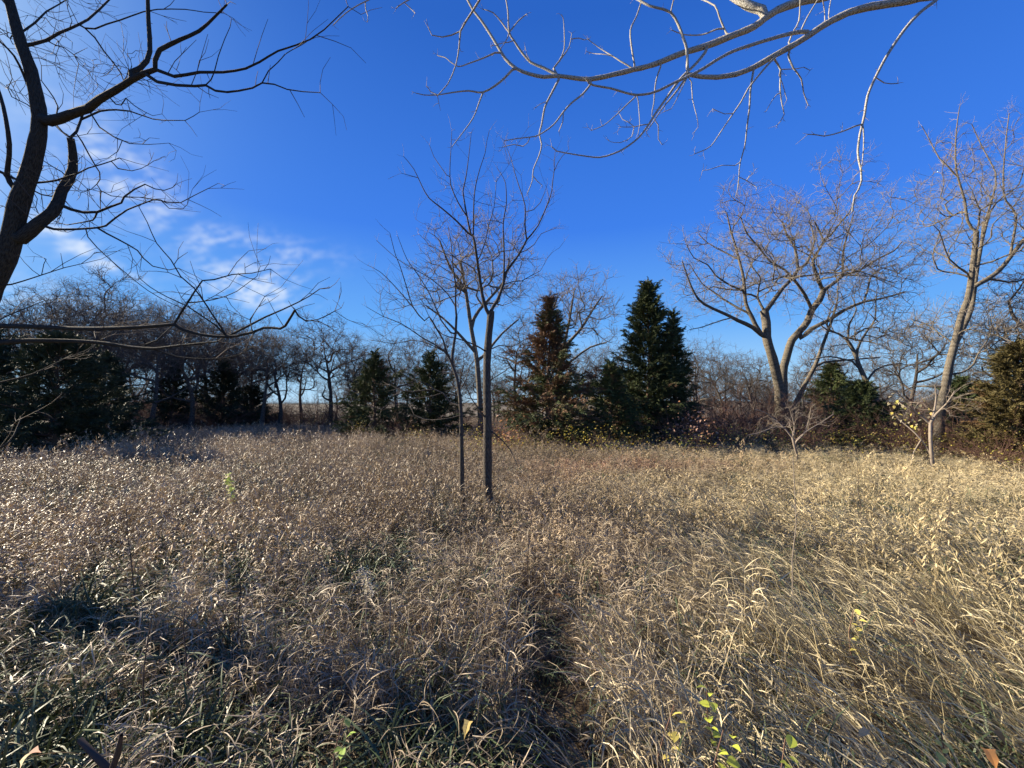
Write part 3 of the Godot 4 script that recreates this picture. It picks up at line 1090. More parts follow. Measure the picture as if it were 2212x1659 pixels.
func build_far_trees() -> void:
	var protos := [
		proto_tree(31, 8.5, 3.0, 0.4, 360, 0.30),
		proto_tree(32, 8.5, 3.6, -0.7, 400, 0.34),
		proto_tree(33, 8.5, 2.5, 0.2, 320, 0.24),
		proto_tree(34, 8.5, 3.2, 0.9, 380, 0.36),
		proto_tree(35, 8.5, 2.2, -0.2, 300, 0.22),
	]
	# x, depth, y of the top, kind, label
	var rows := [
		[-40, 22.0, 640, 1, "bare thicket tree cut off by the left edge of the view, behind the darkest cedar"],
		[60, 25.0, 652, 0, "bare thicket tree rising straight behind the darkest cedar's crown"],
		[150, 23.0, 610, 2, "bare thicket tree whose top reaches highest above the darkest cedar"],
		[215, 25.5, 588, 4, "tallest narrow bare tree of the thicket, just right of the darkest cedar"],
		[265, 24.0, 640, 3, "leaning bare thicket tree between the tallest narrow one and the lone trunk in the grass"],
		[325, 20.0, 668, 0, "bare tree with a lone thick trunk standing forward in the tan grass"],
		[385, 26.0, 655, 1, "wide bare thicket tree just right of the lone trunk in the grass"],
		[440, 27.0, 672, 2, "bare thicket tree over the dark cedar clump, narrow crown"],
		[500, 26.0, 690, 3, "leaning bare thicket tree above the cedars, below the small cloud"],
		[550, 29.0, 700, 0, "bare thicket tree under the small white cloud, set farther back"],
		[600, 26.0, 712, 1, "wide low bare tree of the thicket left of the gap with the far ridge"],
		[655, 31.0, 735, 4, "small bare tree standing in the gap before the far ridge"],
		[714, 26.0, 690, 3, "bare tree with a clear forked trunk at the end of the thicket"],
		[790, 29.0, 715, 2, "bare tree behind the small shaded cedar by the forked tree"],
		[860, 27.0, 705, 0, "bare tree behind the left sweeping young tree"],
		[940, 30.0, 690, 1, "far bare tree between the two middle cedars"],
		[1120, 27.0, 660, 4, "narrow bare tree far behind the taller young tree"],
		[1330, 25.0, 705, 2, "bare tree filling the gap between the rusty cedar and the tall dark cedar"],
		[1500, 22.0, 720, 0, "bare tree behind the right flank of the tall dark cedar"],
		[1560, 26.0, 735, 3, "low bare tree between the tall dark cedar and the broad oak"],
		[1620, 24.0, 745, 1, "low bare tree just left of the broad oak's stems"],
		[1790, 26.0, 690, 2, "bare tree far behind the broad oak's right side"],
		[1960, 23.0, 660, 1, "bare tree behind the yellow leaved sapling"],
		[2160, 20.0, 640, 3, "bare tree behind the golden cedar"],
		[2260, 17.0, 520, 0, "bare tree mostly cut off by the right edge of the view"],
		[2400, 20.0, 560, 2, "bare tree beyond the right edge of the view"],
		[-260, 22.0, 620, 3, "bare thicket tree beyond the left edge of the view"],
		[-480, 20.0, 640, 0, "bare thicket tree well beyond the left edge of the view"],
		[105, 20.0, 625, 4, "bare tree with a narrow crown directly over the darkest cedar's tip"],
		[245, 21.0, 655, 0, "low branched bare tree between the shaded cedar and the lone trunk"],
		[415, 22.5, 668, 3, "leaning bare tree just behind the upright shaded cedar"],
		[475, 30.0, 668, 4, "narrow bare tree standing behind the wider dark cedar"],
		[575, 24.0, 705, 2, "slim bare tree right of the dark cedar pair, in front of the wide low one"],
		[760, 24.0, 722, 4, "narrow bare tree close behind the small open cedar"],
		[350, 31.0, 650, 2, "bare tree rising high behind the thicket right of the lone trunk"],
		[20, 36.0, 700, 2, "far bare tree of the back row, leftmost in view"],
		[180, 38.0, 712, 3, "far bare tree of the back row behind the tallest narrow tree"],
		[300, 40.0, 722, 1, "far bare tree of the back row behind the lone trunk"],
		[430, 38.0, 735, 0, "far bare tree of the back row behind the dark cedar clump"],
		[540, 42.0, 750, 1, "far bare tree of the back row below the small cloud"],
		[830, 40.0, 750, 3, "far bare tree of the back row behind the small shaded cedar"],
		[990, 38.0, 735, 0, "far bare tree of the back row between the young trees' trunks"],
		[1270, 36.0, 735, 1, "far bare tree of the back row behind the fan shaped tree"],
		[1450, 38.0, 745, 3, "far bare tree of the back row behind the tall dark cedar"],
		[1600, 40.0, 775, 2, "far bare tree of the back row seen left of the oak stems"],
		[1740, 36.0, 770, 0, "far bare tree of the back row seen between the oak stems"],
		[1900, 34.0, 765, 1, "far bare tree of the back row behind the crooked small tree"],
		[2080, 32.0, 770, 3, "far bare tree of the back row right of the tall slender tree"],
	]
	var used := {}
	for k in rows.size():
		var r: Array = rows[k]
		var at := foot(r[0], r[1])
		var h: float = EYE.y + (870.0 - r[2]) * r[1] / F - at.y
		var p: Node3D = protos[r[3]]
		copy_of(p, "bare_tree", r[4], at, 0.9 + k * 2.39, h / (8.6 if r[0] > 760 else 7.9), "bare trees of the thicket")
	# the wood beyond, too far to tell one tree from the next
	var wood := thing("distant_wood", "grey mass of bare trees far beyond the thicket", "wood")
	wood.set_meta("kind", "stuff")
	rng.seed = 1200
	for k in 3:
		var p: Node3D = protos[k]
		var where := []
		var tint := PackedColorArray()
		for q in 46:
			var x := -700.0 + 3500.0 * (q + rng.randf()) / 46.0
			var d := rnd(42.0, 62.0)
			if x > 585.0 and x < 715.0:
				continue
			var at := foot(x, d)
			var s := rnd(0.62, 0.86)
			where.append(Transform3D(Basis(Vector3.UP, rnd(0, TAU)).scaled(Vector3(s * 1.25, s, s * 1.25)), at))
			tint.append(Color.WHITE)
		scatter("trunks", p.get_node("trunk").mesh, M.bark_far, where, tint, wood)
		scatter("crowns", p.get_node("crown").mesh, M.bark_far, where, tint, wood)
		scatter("twigs", p.get_node("crown/twigs").mesh, M.twig_far, where, tint, wood)
	for p in protos:
		p.free()


# ---------------------------------------------------------------- cedars

func spray_mesh(seed_: int, droop: float) -> ArrayMesh:
	var b := Bag.new()
	rng.seed = seed_
	# a feathery spray about 0.3 m long that lies along +z
	for k in 30:
		var u := (k + 0.5) / 30.0
		var p := Vector3(0, 0.02 * sin(u * 3.0) - droop * u * u, u * 0.26)
		var a := k * 2.4 + rnd(-0.4, 0.4)
		var d := Vector3(cos(a) * 0.9, sin(a) * 0.55, 0.75 + 0.5 * u).normalized()
		var l := lerpf(0.115, 0.05, u) * rnd(0.75, 1.25)
		var x := d.cross(Vector3(rng.randfn(), rng.randfn(), rng.randfn())).normalized()
		var tone := rnd(0.72, 1.25)
		b.ribbon(PackedVector3Array([p, p + d * l * 0.55 + Vector3(0, -0.004, 0), p + d * l + Vector3(0, -0.012 - droop * 0.1, 0)]), PackedFloat32Array([0.011, 0.017, 0.0]), x, Color(tone, tone, tone), Color(tone * 1.1, tone * 1.1, tone))
	return b.mesh()


var sprays: Array[ArrayMesh] = []


# green, rust: linear colours; rusty 0..1 how much of it is rusted; open 0..1 how thin it is
func cedar(called: String, label: String, at: Vector3, h: float, wide: float, bare: float, green: Vector3, rust: Vector3, rusty: float, open: float, seed_: int, shape := 0.8, ragged := 0.25) -> void:
	rng.seed = seed_
	var t := thing(called, label, "tree", at)
	var tb := Bag.new()
	var bb := Bag.new()
	var tp := PackedVector3Array()
	var tr := PackedFloat32Array()
	for i in 8:
		var u := i / 7.0
		tp.append(Vector3(0.05 * sin(u * 6.0 + seed_), h * 0.97 * u, 0.05 * cos(u * 5.0 + seed_)))
		tr.append(lerpf(0.022 * h, 0.008, u))
	tb.tube(tp, tr, 8, 0.05)
	part("trunk", tb.mesh(), M.cedar_wood, t)
	var noise := FastNoiseLite.new()
	noise.seed = seed_
	noise.frequency = 0.75
	var where := [[], [], []]
	var tint := [PackedColorArray(), PackedColorArray(), PackedColorArray()]
	var n := int(34.0 * h * (0.7 + wide * 0.30) * (1.0 - 0.60 * open))
	for k in n:
		var u := pow((k + 0.5) / n, 1.18)
		var y := lerpf(bare, h, u)
		var a := k * 2.39996 + rnd(-0.3, 0.3)
		var prof := pow(1.0 - u, shape) * minf(1.0, 0.62 + u * 3.0)
		prof *= 1.0 + ragged * 1.4 * noise.get_noise_3d(cos(a) * 1.6, y * 1.3, sin(a) * 1.6)
		var l := maxf(0.10, wide * prof * (rnd(0.6, 1.05) + 0.25 * pow(rng.randf(), 4.0)))
		var rise := lerpf(0.05, 1.25, pow(u, 1.4)) + rnd(-0.15, 0.2)
		var d := Vector3(cos(a), rise, sin(a)).normalized()
		var base := Vector3(0, y - 0.12 * l, 0)
		var bp := PackedVector3Array()
		var br := PackedFloat32Array()
		for q in 4:
			var v := q / 3.0
			bp.append(base + d * l * v + Vector3(0, 0.10 * l * v * v - 0.05 * v, 0))
			br.append(lerpf(0.011 + 0.006 * l, 0.004, v))
		bb.tube(bp, br, 4)
		var m := int(ceil(l * lerpf(22.0, 17.0, open))) + 2
		for q in m:
			var v := lerpf(0.22 if l > 0.5 else 0.0, 1.0, pow((q + rng.randf()) / m, 0.75))
			var p := base + d * l * v + Vector3(0, 0.10 * l * v * v, 0)
			p += Vector3(rng.randfn(), rng.randfn() * 0.5, rng.randfn()) * lerpf(0.10, 0.075, open) * l * (0.4 + v * 0.6)
			var f := (d + Vector3(rng.randfn(), rng.randfn() * 0.7 + 0.15, rng.randfn()) * 0.45).normalized()
			var bs := Basis.looking_at(-f, Vector3.UP if absf(f.y) < 0.95 else Vector3.RIGHT).rotated(f, rnd(-0.9, 0.9))
			var s := rnd(0.8, 1.35)
			var kind := rng.randi() % 3
			where[kind].append(Transform3D(bs.scaled(Vector3.ONE * s), p))
			var rr := noise.get_noise_3d(p.x * 1.1 + 20.0, p.y * 1.1, p.z * 1.1) * 0.5 + 0.5 + rnd(-0.12, 0.12)
			if rusty > 0.4:
				rr += 0.22 * (p.y / h - 0.5)
			var mix := smoothstep(1.0 - rusty - 0.1, 1.0 - rusty + 0.1, rr)
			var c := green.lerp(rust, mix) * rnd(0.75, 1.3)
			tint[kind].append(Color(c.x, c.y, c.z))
	var bo := part("boughs", bb.mesh(), M.cedar_wood, t, "stuff")
	for kind in 3:
		scatter("foliage", sprays[kind], M.needles, where[kind], tint[kind], bo)


func build_cedars() -> void:
	for k in 3:
		sprays.append(spray_mesh(900 + k, 0.03 + 0.03 * k))
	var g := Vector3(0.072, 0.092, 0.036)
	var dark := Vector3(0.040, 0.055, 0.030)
	var rust := Vector3(0.16, 0.092, 0.052)
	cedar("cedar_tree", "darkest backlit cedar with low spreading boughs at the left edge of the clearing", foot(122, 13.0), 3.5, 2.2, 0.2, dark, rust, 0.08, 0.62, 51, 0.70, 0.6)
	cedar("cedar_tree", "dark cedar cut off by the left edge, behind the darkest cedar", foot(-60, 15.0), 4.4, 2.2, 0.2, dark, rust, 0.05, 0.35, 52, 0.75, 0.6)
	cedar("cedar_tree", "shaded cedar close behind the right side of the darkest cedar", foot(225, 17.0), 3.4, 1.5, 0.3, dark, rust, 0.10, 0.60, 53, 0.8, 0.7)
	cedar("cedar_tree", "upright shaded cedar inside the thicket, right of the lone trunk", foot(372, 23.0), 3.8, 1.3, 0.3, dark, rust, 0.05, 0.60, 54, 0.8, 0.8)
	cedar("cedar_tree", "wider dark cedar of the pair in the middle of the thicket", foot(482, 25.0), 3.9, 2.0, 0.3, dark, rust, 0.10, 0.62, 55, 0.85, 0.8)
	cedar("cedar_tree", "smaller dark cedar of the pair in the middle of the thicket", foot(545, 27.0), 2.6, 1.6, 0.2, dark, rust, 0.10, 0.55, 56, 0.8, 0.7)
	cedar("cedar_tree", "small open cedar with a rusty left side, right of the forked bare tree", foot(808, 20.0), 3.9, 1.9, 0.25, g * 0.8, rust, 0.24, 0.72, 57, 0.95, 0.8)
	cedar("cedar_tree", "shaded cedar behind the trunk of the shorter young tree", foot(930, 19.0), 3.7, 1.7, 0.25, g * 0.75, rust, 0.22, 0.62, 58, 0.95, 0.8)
	cedar("cedar_tree", "ragged rusty brown and green cedar just right of the young trees", foot(1186, 15.5), 5.35, 2.5, 0.5, g, rust, 0.50, 0.66, 59, 1.15, 0.9)
	cedar("cedar_tree", "low green cedar tucked at the left foot of the tall dark cedar", foot(1318, 16.5), 3.0, 1.3, 0.3, g, rust, 0.34, 0.45, 60, 0.8, 0.7)
	cedar("cedar_tree", "tall dense dark green cedar in the middle right of the tree line", foot(1402, 18.5), 6.75, 2.0, 0.15, g * 0.8, rust, 0.20, 0.30, 61, 0.68, 0.6)
	cedar("cedar_tree", "narrow second top of green cedar at the right shoulder of the tall dark one", foot(1456, 19.2), 5.6, 1.0, 0.15, g * 0.8, rust, 0.12, 0.40, 62, 0.65, 0.6)
	cedar("cedar_tree", "dull green cedar behind the broad oak's right stem", foot(1800, 22.0), 3.5, 1.8, 0.2, g, rust, 0.35, 0.45, 63, 0.8, 0.7)
	cedar("cedar_tree", "low dark green cedar between the broad oak and the tall slender tree", foot(1858, 15.0), 2.1, 1.2, 0.1, g * 0.9, rust, 0.15, 0.30, 64, 0.6, 0.6)
	cedar("cedar_tree", "gold brown rounded cedar at the right edge of the clearing", foot(2205, 11.0), 2.95, 1.3, 0.1, Vector3(0.10, 0.082, 0.032), Vector3(0.16, 0.095, 0.045), 0.35, 0.15, 65, 0.6, 0.3)
	cedar("cedar_tree", "dull green cedar behind the foot of the tall slender tree", foot(2075, 15.5), 2.4, 1.2, 0.1, g, rust, 0.2, 0.45, 66, 0.7, 0.6)


# ---------------------------------------------------------------- shrubs

# arching canes from one foot, as a loose node with parts
func bush(seed_: int, n: int, h: float, wide: float, r: float, mat: String, twig: float) -> Node3D:
	rng.seed = seed_
	var w := Wood.new()
	w.rng.seed = seed_
	for k in n:
		var a := rnd(0, TAU)
		var o := Vector3(cos(a), 0, sin(a)) * rnd(0.0, 0.3) * wide
		var d := Vector3(cos(a) * rnd(0.05, 0.8), 1.0, sin(a) * rnd(0.05, 0.8)).normalized()
		var p := o
		var pts := PackedVector3Array()
		var rr := PackedFloat32Array()
		var l := h * rnd(0.55, 1.15)
		var arch := rnd(0.0, 0.22)
		for q in 7:
			pts.append(p)
			rr.append(lerpf(r, r * 0.4, q / 6.0) * rnd(0.9, 1.1))
			d = (d + Vector3(rng.randfn(), rng.randfn() * 0.5, rng.randfn()) * 0.12 + Vector3(cos(a) * arch, -arch * 0.7, sin(a) * arch)).normalized()
			p += d * l / 6.0
		w.line(pts, rr, -1, 0)
	w.limbs = 1
	var b := Bag.new()
	var f := Bag.new()
	w.emit(func(_k: int) -> Bag: return b)
	w.twigs(func(_k: int) -> Bag: return f, twig, 0.12, 0.42, r * 0.55, 0.15, 0.6, 1.0, 0.28)
	var root := Node3D.new()
	var c := part("canes", b.mesh(), M[mat], root, "stuff")
	part("twigs", f.mesh(), M[mat], c, "stuff")
	root.set_meta("category", "shrub")
	return root


func leaf_mesh(l: float, wide: float, curl: float, lobes: int) -> ArrayMesh:
	var b := Bag.new()
	var n := 7
	var mid := PackedVector3Array()
	for i in n + 1:
		var u := float(i) / n
		mid.append(Vector3(0, curl * l * (u - u * u) * 1.4 - curl * l * 0.5 * u * u, u * l))
	for side in [-1.0, 1.0]:
		for i in n:
			var u0 := float(i) / n
			var u1 := float(i + 1) / n
			var w0: float = wide * 0.5 * sin(PI * pow(u0, 0.8)) * (1.0 if lobes == 0 else 0.72 + 0.34 * cos(u0 * lobes * TAU))
			var w1: float = wide * 0.5 * sin(PI * pow(u1, 0.8)) * (1.0 if lobes == 0 else 0.72 + 0.34 * cos(u1 * lobes * TAU))
			var a := mid[i]
			var d := mid[i + 1]
			var e := Vector3(side * w0, curl * w0 * 0.7, 0) + a
			var f := Vector3(side * w1, curl * w1 * 0.7, 0) + d
			if side > 0.0:
				b.quad(a, e, f, d, Vector3(-0.3 * side * curl, 1, 0).normalized())
			else:
				b.quad(a, d, f, e, Vector3(-0.3 * side * curl, 1, 0).normalized())
	b.U = PackedVector2Array()
	return b.mesh()


func leafy(parent: Node, n: int, centre: Vector3, size: Vector3, cols: Array, scale_: float, mesh: Mesh) -> void:
	var where := []
	var tint := PackedColorArray()
	for k in n:
		var v := Vector3(rng.randfn(), rng.randfn(), rng.randfn()) * 0.5
		var p := centre + v * size
		if p.y < 0.08:
			p.y = 0.08 + rng.randf() * 0.2
		var bs := Basis.from_euler(Vector3(rnd(-0.9, 0.9), rnd(0, TAU), rnd(-0.9, 0.9))).scaled(Vector3.ONE * scale_ * rnd(0.7, 1.3))
		where.append(Transform3D(bs, p))
		var c: Vector3 = cols[rng.randi() % cols.size()] * rnd(0.75, 1.2)
		tint.append(Color(c.x, c.y, c.z))
	scatter("foliage", mesh, M.leaf, where, tint, parent)


func build_shrubs() -> void:
	var protos := [
		bush(71, 60, 1.5, 1.2, 0.0075, "cane", 6.0),
		bush(72, 80, 1.2, 1.7, 0.0070, "cane", 6.0),
		bush(73, 36, 2.1, 1.0, 0.0085, "cane", 5.5),
		bush(74, 22, 1.4, 0.9, 0.0075, "cane_pale", 5.0),
	]
	var rows := [
		[1480, 14.6, 0, 1.0, "reddish bare bramble at the right foot of the tall dark cedar"],
		[1560, 15.0, 1, 1.1, "low reddish bramble left of the broad oak's foot"],
		[1610, 14.4, 3, 1.0, "pale stemmed bare bush just left of the broad oak's foot"],
		[1660, 17.0, 2, 0.9, "tall caned bramble hiding the broad oak's foot"],
		[1730, 14.8, 1, 1.2, "dense reddish bramble right of the broad oak's foot"],
		[1770, 17.5, 0, 1.3, "high reddish bramble behind the pale stemmed sapling"],
		[1800, 15.4, 2, 0.9, "upright bramble left of the low dark cedar"],
		[1905, 14.2, 1, 1.2, "dense bramble right of the low dark cedar"],
		[1950, 13.2, 0, 1.0, "reddish bramble left of the yellow leaved sapling"],
		[2060, 12.6, 1, 1.0, "bramble at the foot of the tall slender tree"],
		[2110, 12.2, 0, 1.0, "bramble between the tall slender tree and the golden cedar"],
		[2150, 10.6, 1, 0.7, "low bramble in front of the golden cedar"],
		[2240, 10.8, 2, 0.9, "bramble cut off by the right edge of the view"],
		[1140, 14.8, 3, 0.9, "pale bare bush right of the taller young tree's trunk"],
		[1250, 14.8, 1, 0.8, "low bramble under the rusty cedar"],
		[1090, 15.6, 0, 1.0, "reddish bramble behind the taller young tree's trunk"],
		[880, 19.0, 1, 1.0, "low bramble left of the shorter young tree's trunk"],
		[700, 25.0, 0, 1.1, "bare bramble at the foot of the forked bare tree"],
		[610, 27.0, 1, 1.4, "low bramble in the gap before the far ridge"],
		[520, 26.0, 2, 1.2, "tall bramble in front of the dark cedar pair"],
		[420, 25.0, 0, 1.3, "bramble right of the lone trunk in the grass"],
		[345, 22.0, 1, 1.3, "dense low bramble behind the lone trunk in the grass"],
		[285, 19.0, 2, 0.9, "thin upright saplings in a clump left of the lone trunk"],
		[250, 21.0, 0, 1.4, "bramble behind the shaded cedar"],
		[575, 29.0, 1, 1.9, "wide bramble at the left side of the gap before the far ridge"],
		[690, 29.0, 0, 1.9, "wide bramble behind the forked bare tree at the right side of the gap"],
		[640, 33.0, 1, 1.5, "far bramble in the gap right under the far ridge"],
		[760, 27.0, 1, 1.9, "bramble between the forked bare tree and the small open cedar"],
		[860, 24.0, 2, 1.5, "bramble between the small open cedar and the next cedar"],
		[470, 24.0, 1, 1.7, "bramble before the dark cedar pair's foot"],
		[330, 26.0, 0, 2.2, "tall tangled bramble behind the lone trunk"],
		[225, 24.0, 2, 1.8, "tall tangled bramble right of the darkest cedar"],
		[110, 22.0, 2, 1.9, "tall tangled bramble behind the darkest cedar's trunk"],
		[1545, 17.5, 0, 1.7, "tall tangled bramble between the tall dark cedar and the oak"],
		[1640, 18.5, 1, 1.9, "wide tangled bramble behind the broad oak's foot"],
		[1780, 18.0, 2, 1.3, "tangled bramble behind the dull green cedar's left side"],
		[1945, 15.5, 2, 1.2, "tangled bramble behind the yellow leaved sapling's left side"],
		[2130, 14.0, 2, 1.1, "tangled bramble left of the golden cedar"],
		[60, 17.0, 1, 1.3, "bramble in the dark under the left edge trees"],
		[560, 31.0, 0, 1.6, "far bramble behind the gap's low bramble"],
		[460, 31.0, 1, 1.8, "far bramble behind the dark cedar pair"],
		[380, 29.0, 0, 1.8, "far bramble deep in the thicket right of the lone trunk"],
		[300, 29.0, 1, 1.8, "far bramble deep in the thicket left of the lone trunk"],
		[170, 28.0, 0, 1.9, "far bramble deep in the thicket behind the darkest cedar"],
		[980, 24.0, 0, 1.5, "far bramble seen between the young trees' trunks"],
		[1350, 19.0, 0, 1.4, "far bramble behind the low green cedar"],
		[1530, 20.0, 1, 1.8, "far bramble left of the broad oak"],
		[1610, 21.0, 0, 1.8, "far bramble behind the broad oak's left stem"],
		[1720, 20.0, 1, 1.8, "far bramble behind the broad oak's right stem"],
		[1970, 18.5, 0, 1.6, "far bramble behind the yellow leaved sapling"],
		[2090, 17.0, 1, 1.5, "far bramble behind the tall slender tree"],
	]
	for k in rows.size():
		var r: Array = rows[k]
		copy_of(protos[r[2]], "bare_shrub", r[4], foot(r[0], r[1]), k * 1.7, r[3], "bare shrubs and brambles")
	for p in protos:
		p.free()
	# shrubs that still hold leaves
	var small := leaf_mesh(0.055, 0.034, 0.25, 0)
	var oakish := leaf_mesh(0.12, 0.075, 0.5, 3)
	var yellow := [Vector3(0.40, 0.34, 0.07), Vector3(0.33, 0.31, 0.08), Vector3(0.46, 0.36, 0.08), Vector3(0.22, 0.24, 0.06), Vector3(0.30, 0.22, 0.10)]
	var tan_ := [Vector3(0.42, 0.24, 0.16), Vector3(0.50, 0.31, 0.22), Vector3(0.30, 0.16, 0.10)]
	var leafed := [
		[1508, 13.0, 1.05, 0.9, 260, true, "young oak holding pinkish tan dead leaves beside the tall dark cedar"],
		[1100, 13.6, 0.8, 0.6, 110, true, "small bush with pale dead leaves behind the taller young tree"],
		[690, 24.0, 1.1, 1.0, 170, false, "low yellow leaved bush at the foot of the forked bare tree"],
		[775, 18.0, 0.75, 0.5, 70, false, "small yellow leaved bush below the small open cedar"],
		[902, 15.5, 0.6, 0.4, 60, false, "tiny yellow leaved bush out in the grass left of the young trees"],
		[1035, 12.5, 0.8, 0.6, 100, false, "yellow leaved bush directly behind the young trees' trunks"],
		[1110, 12.8, 0.6, 0.9, 110, false, "low yellow leaved bush right of the taller young tree's trunk"],
		[1255, 12.6, 0.75, 1.1, 200, false, "yellow leaved bush under the rusty cedar"],
		[1335, 12.4, 0.6, 0.9, 120, false, "low yellow leaved bush before the low green cedar"],
		[1470, 12.6, 0.6, 0.9, 140, false, "low yellow green bush at the foot of the tall dark cedar"],
		[1560, 13.2, 0.7, 1.2, 200, false, "yellow green bush below the pinkish young oak"],
		[1640, 13.4, 0.7, 1.1, 160, false, "yellow leaved bush left of the pale stemmed sapling"],
		[1755, 13.0, 0.8, 1.2, 210, false, "yellow leaved bush right of the pale stemmed sapling"],
		[1850, 12.4, 0.6, 1.0, 130, false, "yellow leaved bush before the low dark cedar"],
		[1935, 11.8, 0.8, 0.9, 170, false, "yellow leaved bush left of the pale yellow leaved sapling"],
		[2080, 11.2, 0.6, 0.8, 60, false, "thin yellow leaved bush at the foot of the tall slender tree"],
		[2200, 9.0, 0.75, 0.7, 90, false, "bright yellow leaved bush before the golden cedar at the right edge"],
	]
	for k in leafed.size():
		var r: Array = leafed[k]
		var b := bush(80 + k, 12, r[2], r[3], 0.0055, "cane", 2.6)
		var t := copy_of(b, "leafy_shrub", r[6], foot(r[0], r[1]), 0.0, 1.0)
		b.free()
		if r[5]:
			leafy(t, r[4], Vector3(0, r[2] * 0.72, 0), Vector3(r[3] * 0.9, r[2] * 0.55, r[3] * 0.9), tan_, 0.8, oakish)
		else:
			leafy(t, r[4] * 2, Vector3(0, r[2] * 0.62, 0), Vector3(r[3] * 1.1, r[2] * 0.6, r[3] * 1.0), yellow, 0.9, small)


# ---------------------------------------------------------------- grass

# blades from one tuft; lean tips them along +x, droop bends them over
func tuft(seed_: int, n: int, spread: float, hmin: float, hmax: float, wide: float, tilt: float, lean: float, droop: float, kink := 0.15) -> ArrayMesh:
	rng.seed = seed_
	var b := Bag.new()
	for k in n:
		var a := rnd(0, TAU)
		var o := Vector3(cos(a), 0, sin(a)) * spread * sqrt(rng.randf())
		var a2 := rnd(0, TAU)
		var d := Vector3(cos(a2) * tilt * rng.randf() + lean * rnd(0.6, 1.3), 1.0, sin(a2) * tilt * rng.randf() + lean * rnd(-0.25, 0.25)).normalized()
		var l := rnd(hmin, hmax)
		var w := wide * rnd(0.6, 1.35)
		var bend := droop * rnd(0.1, 1.6)
		var fall := Vector3(d.x, 0, d.z).normalized()
		if fall == Vector3.ZERO:
			fall = Vector3.RIGHT
		var pts := PackedVector3Array()
		var ww := PackedFloat32Array()
		var p := o - Vector3(0, 0.03, 0)
		var m := 5
		for q in m + 1:
			var u := float(q) / m
			pts.append(p)
			ww.append(w * (0.55 + 0.9 * u * (1.0 - u) * 1.6) if q < m else 0.0)
			d = (d + fall * bend * u * 0.7 - Vector3.UP * bend * u * 0.75 + Vector3(rng.randfn(), rng.randfn() * 0.5, rng.randfn()) * kink * 0.5).normalized()
			p += d * l / m
			if p.y < 0.015:
				p.y = 0.015
		var x := fall.cross(Vector3.UP).rotated(fall, rnd(-1.2, 1.2))
		var t := rnd(0.45, 1.4)
		var warm := rnd(-0.06, 0.06)
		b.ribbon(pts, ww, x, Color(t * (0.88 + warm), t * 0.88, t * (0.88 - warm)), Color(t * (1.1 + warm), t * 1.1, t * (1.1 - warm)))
	return b.mesh()


# thin culms that carry narrow leaves, each leaf arched over and curled at its end
func culms(seed_: int, n: int, spread: float, hmin: float, hmax: float, leaf: float, wide: float, lean: float, curl: float) -> ArrayMesh:
	rng.seed = seed_
	var b := Bag.new()
	for k in n:
		var a := rnd(0, TAU)
		var o := Vector3(cos(a), 0, sin(a)) * spread * sqrt(rng.randf())
		var d := Vector3(rng.randfn() * 0.22 + lean * rnd(0.6, 1.3), 1.0, rng.randfn() * 0.22).normalized()
		var l := rnd(hmin, hmax)
		var pts := PackedVector3Array()
		var ww := PackedFloat32Array()
		var p := o - Vector3(0, 0.03, 0)
		for q in 5:
			pts.append(p)
			ww.append(lerpf(0.0034, 0.0016, q / 4.0))
			d = (d + Vector3(rng.randfn() + lean * 0.6, -lean * 0.4, rng.randfn()) * 0.10).normalized()
			p += d * l / 4.0
		var t := rnd(0.4, 1.05)
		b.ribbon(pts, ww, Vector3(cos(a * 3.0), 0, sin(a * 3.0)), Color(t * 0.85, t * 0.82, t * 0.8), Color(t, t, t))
		var leaves := int(rnd(5, 10))
		for q in leaves:
			var u := rnd(0.15, 1.0)
			var i := mini(int(u * 4.0), 3)
			var at := pts[i].lerp(pts[i + 1], u * 4.0 - i)
			var la := rnd(0, TAU)
			var out := Vector3(cos(la) + lean * 0.6, 0, sin(la)).normalized()
			var ld := (out * rnd(0.25, 1.0) + Vector3.UP * rnd(0.3, 1.2)).normalized()
			var ll := leaf * rnd(0.45, 1.35)
			var lp := PackedVector3Array()
			var lw := PackedFloat32Array()
			var w := wide * rnd(0.6, 1.3)
			var c := curl * rnd(0.0, 1.7)
			var twist := rng.randfn() * 0.35
			for m in 6:
				lp.append(at)
				lw.append(w * [0.5, 1.0, 1.0, 0.8, 0.5, 0.0][m])
				ld = (ld + out * c * 0.22 - Vector3.UP * c * (0.22 + 0.16 * m) + out.cross(Vector3.UP) * twist).normalized()
				at += ld * ll / 5.0
				at.y = maxf(at.y, 0.012)
			var lt := rnd(0.42, 1.45)
			var warm := rnd(-0.05, 0.05)
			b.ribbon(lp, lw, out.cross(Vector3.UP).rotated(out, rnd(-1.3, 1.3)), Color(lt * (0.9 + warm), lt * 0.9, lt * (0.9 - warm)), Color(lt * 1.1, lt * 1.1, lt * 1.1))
	return b.mesh()


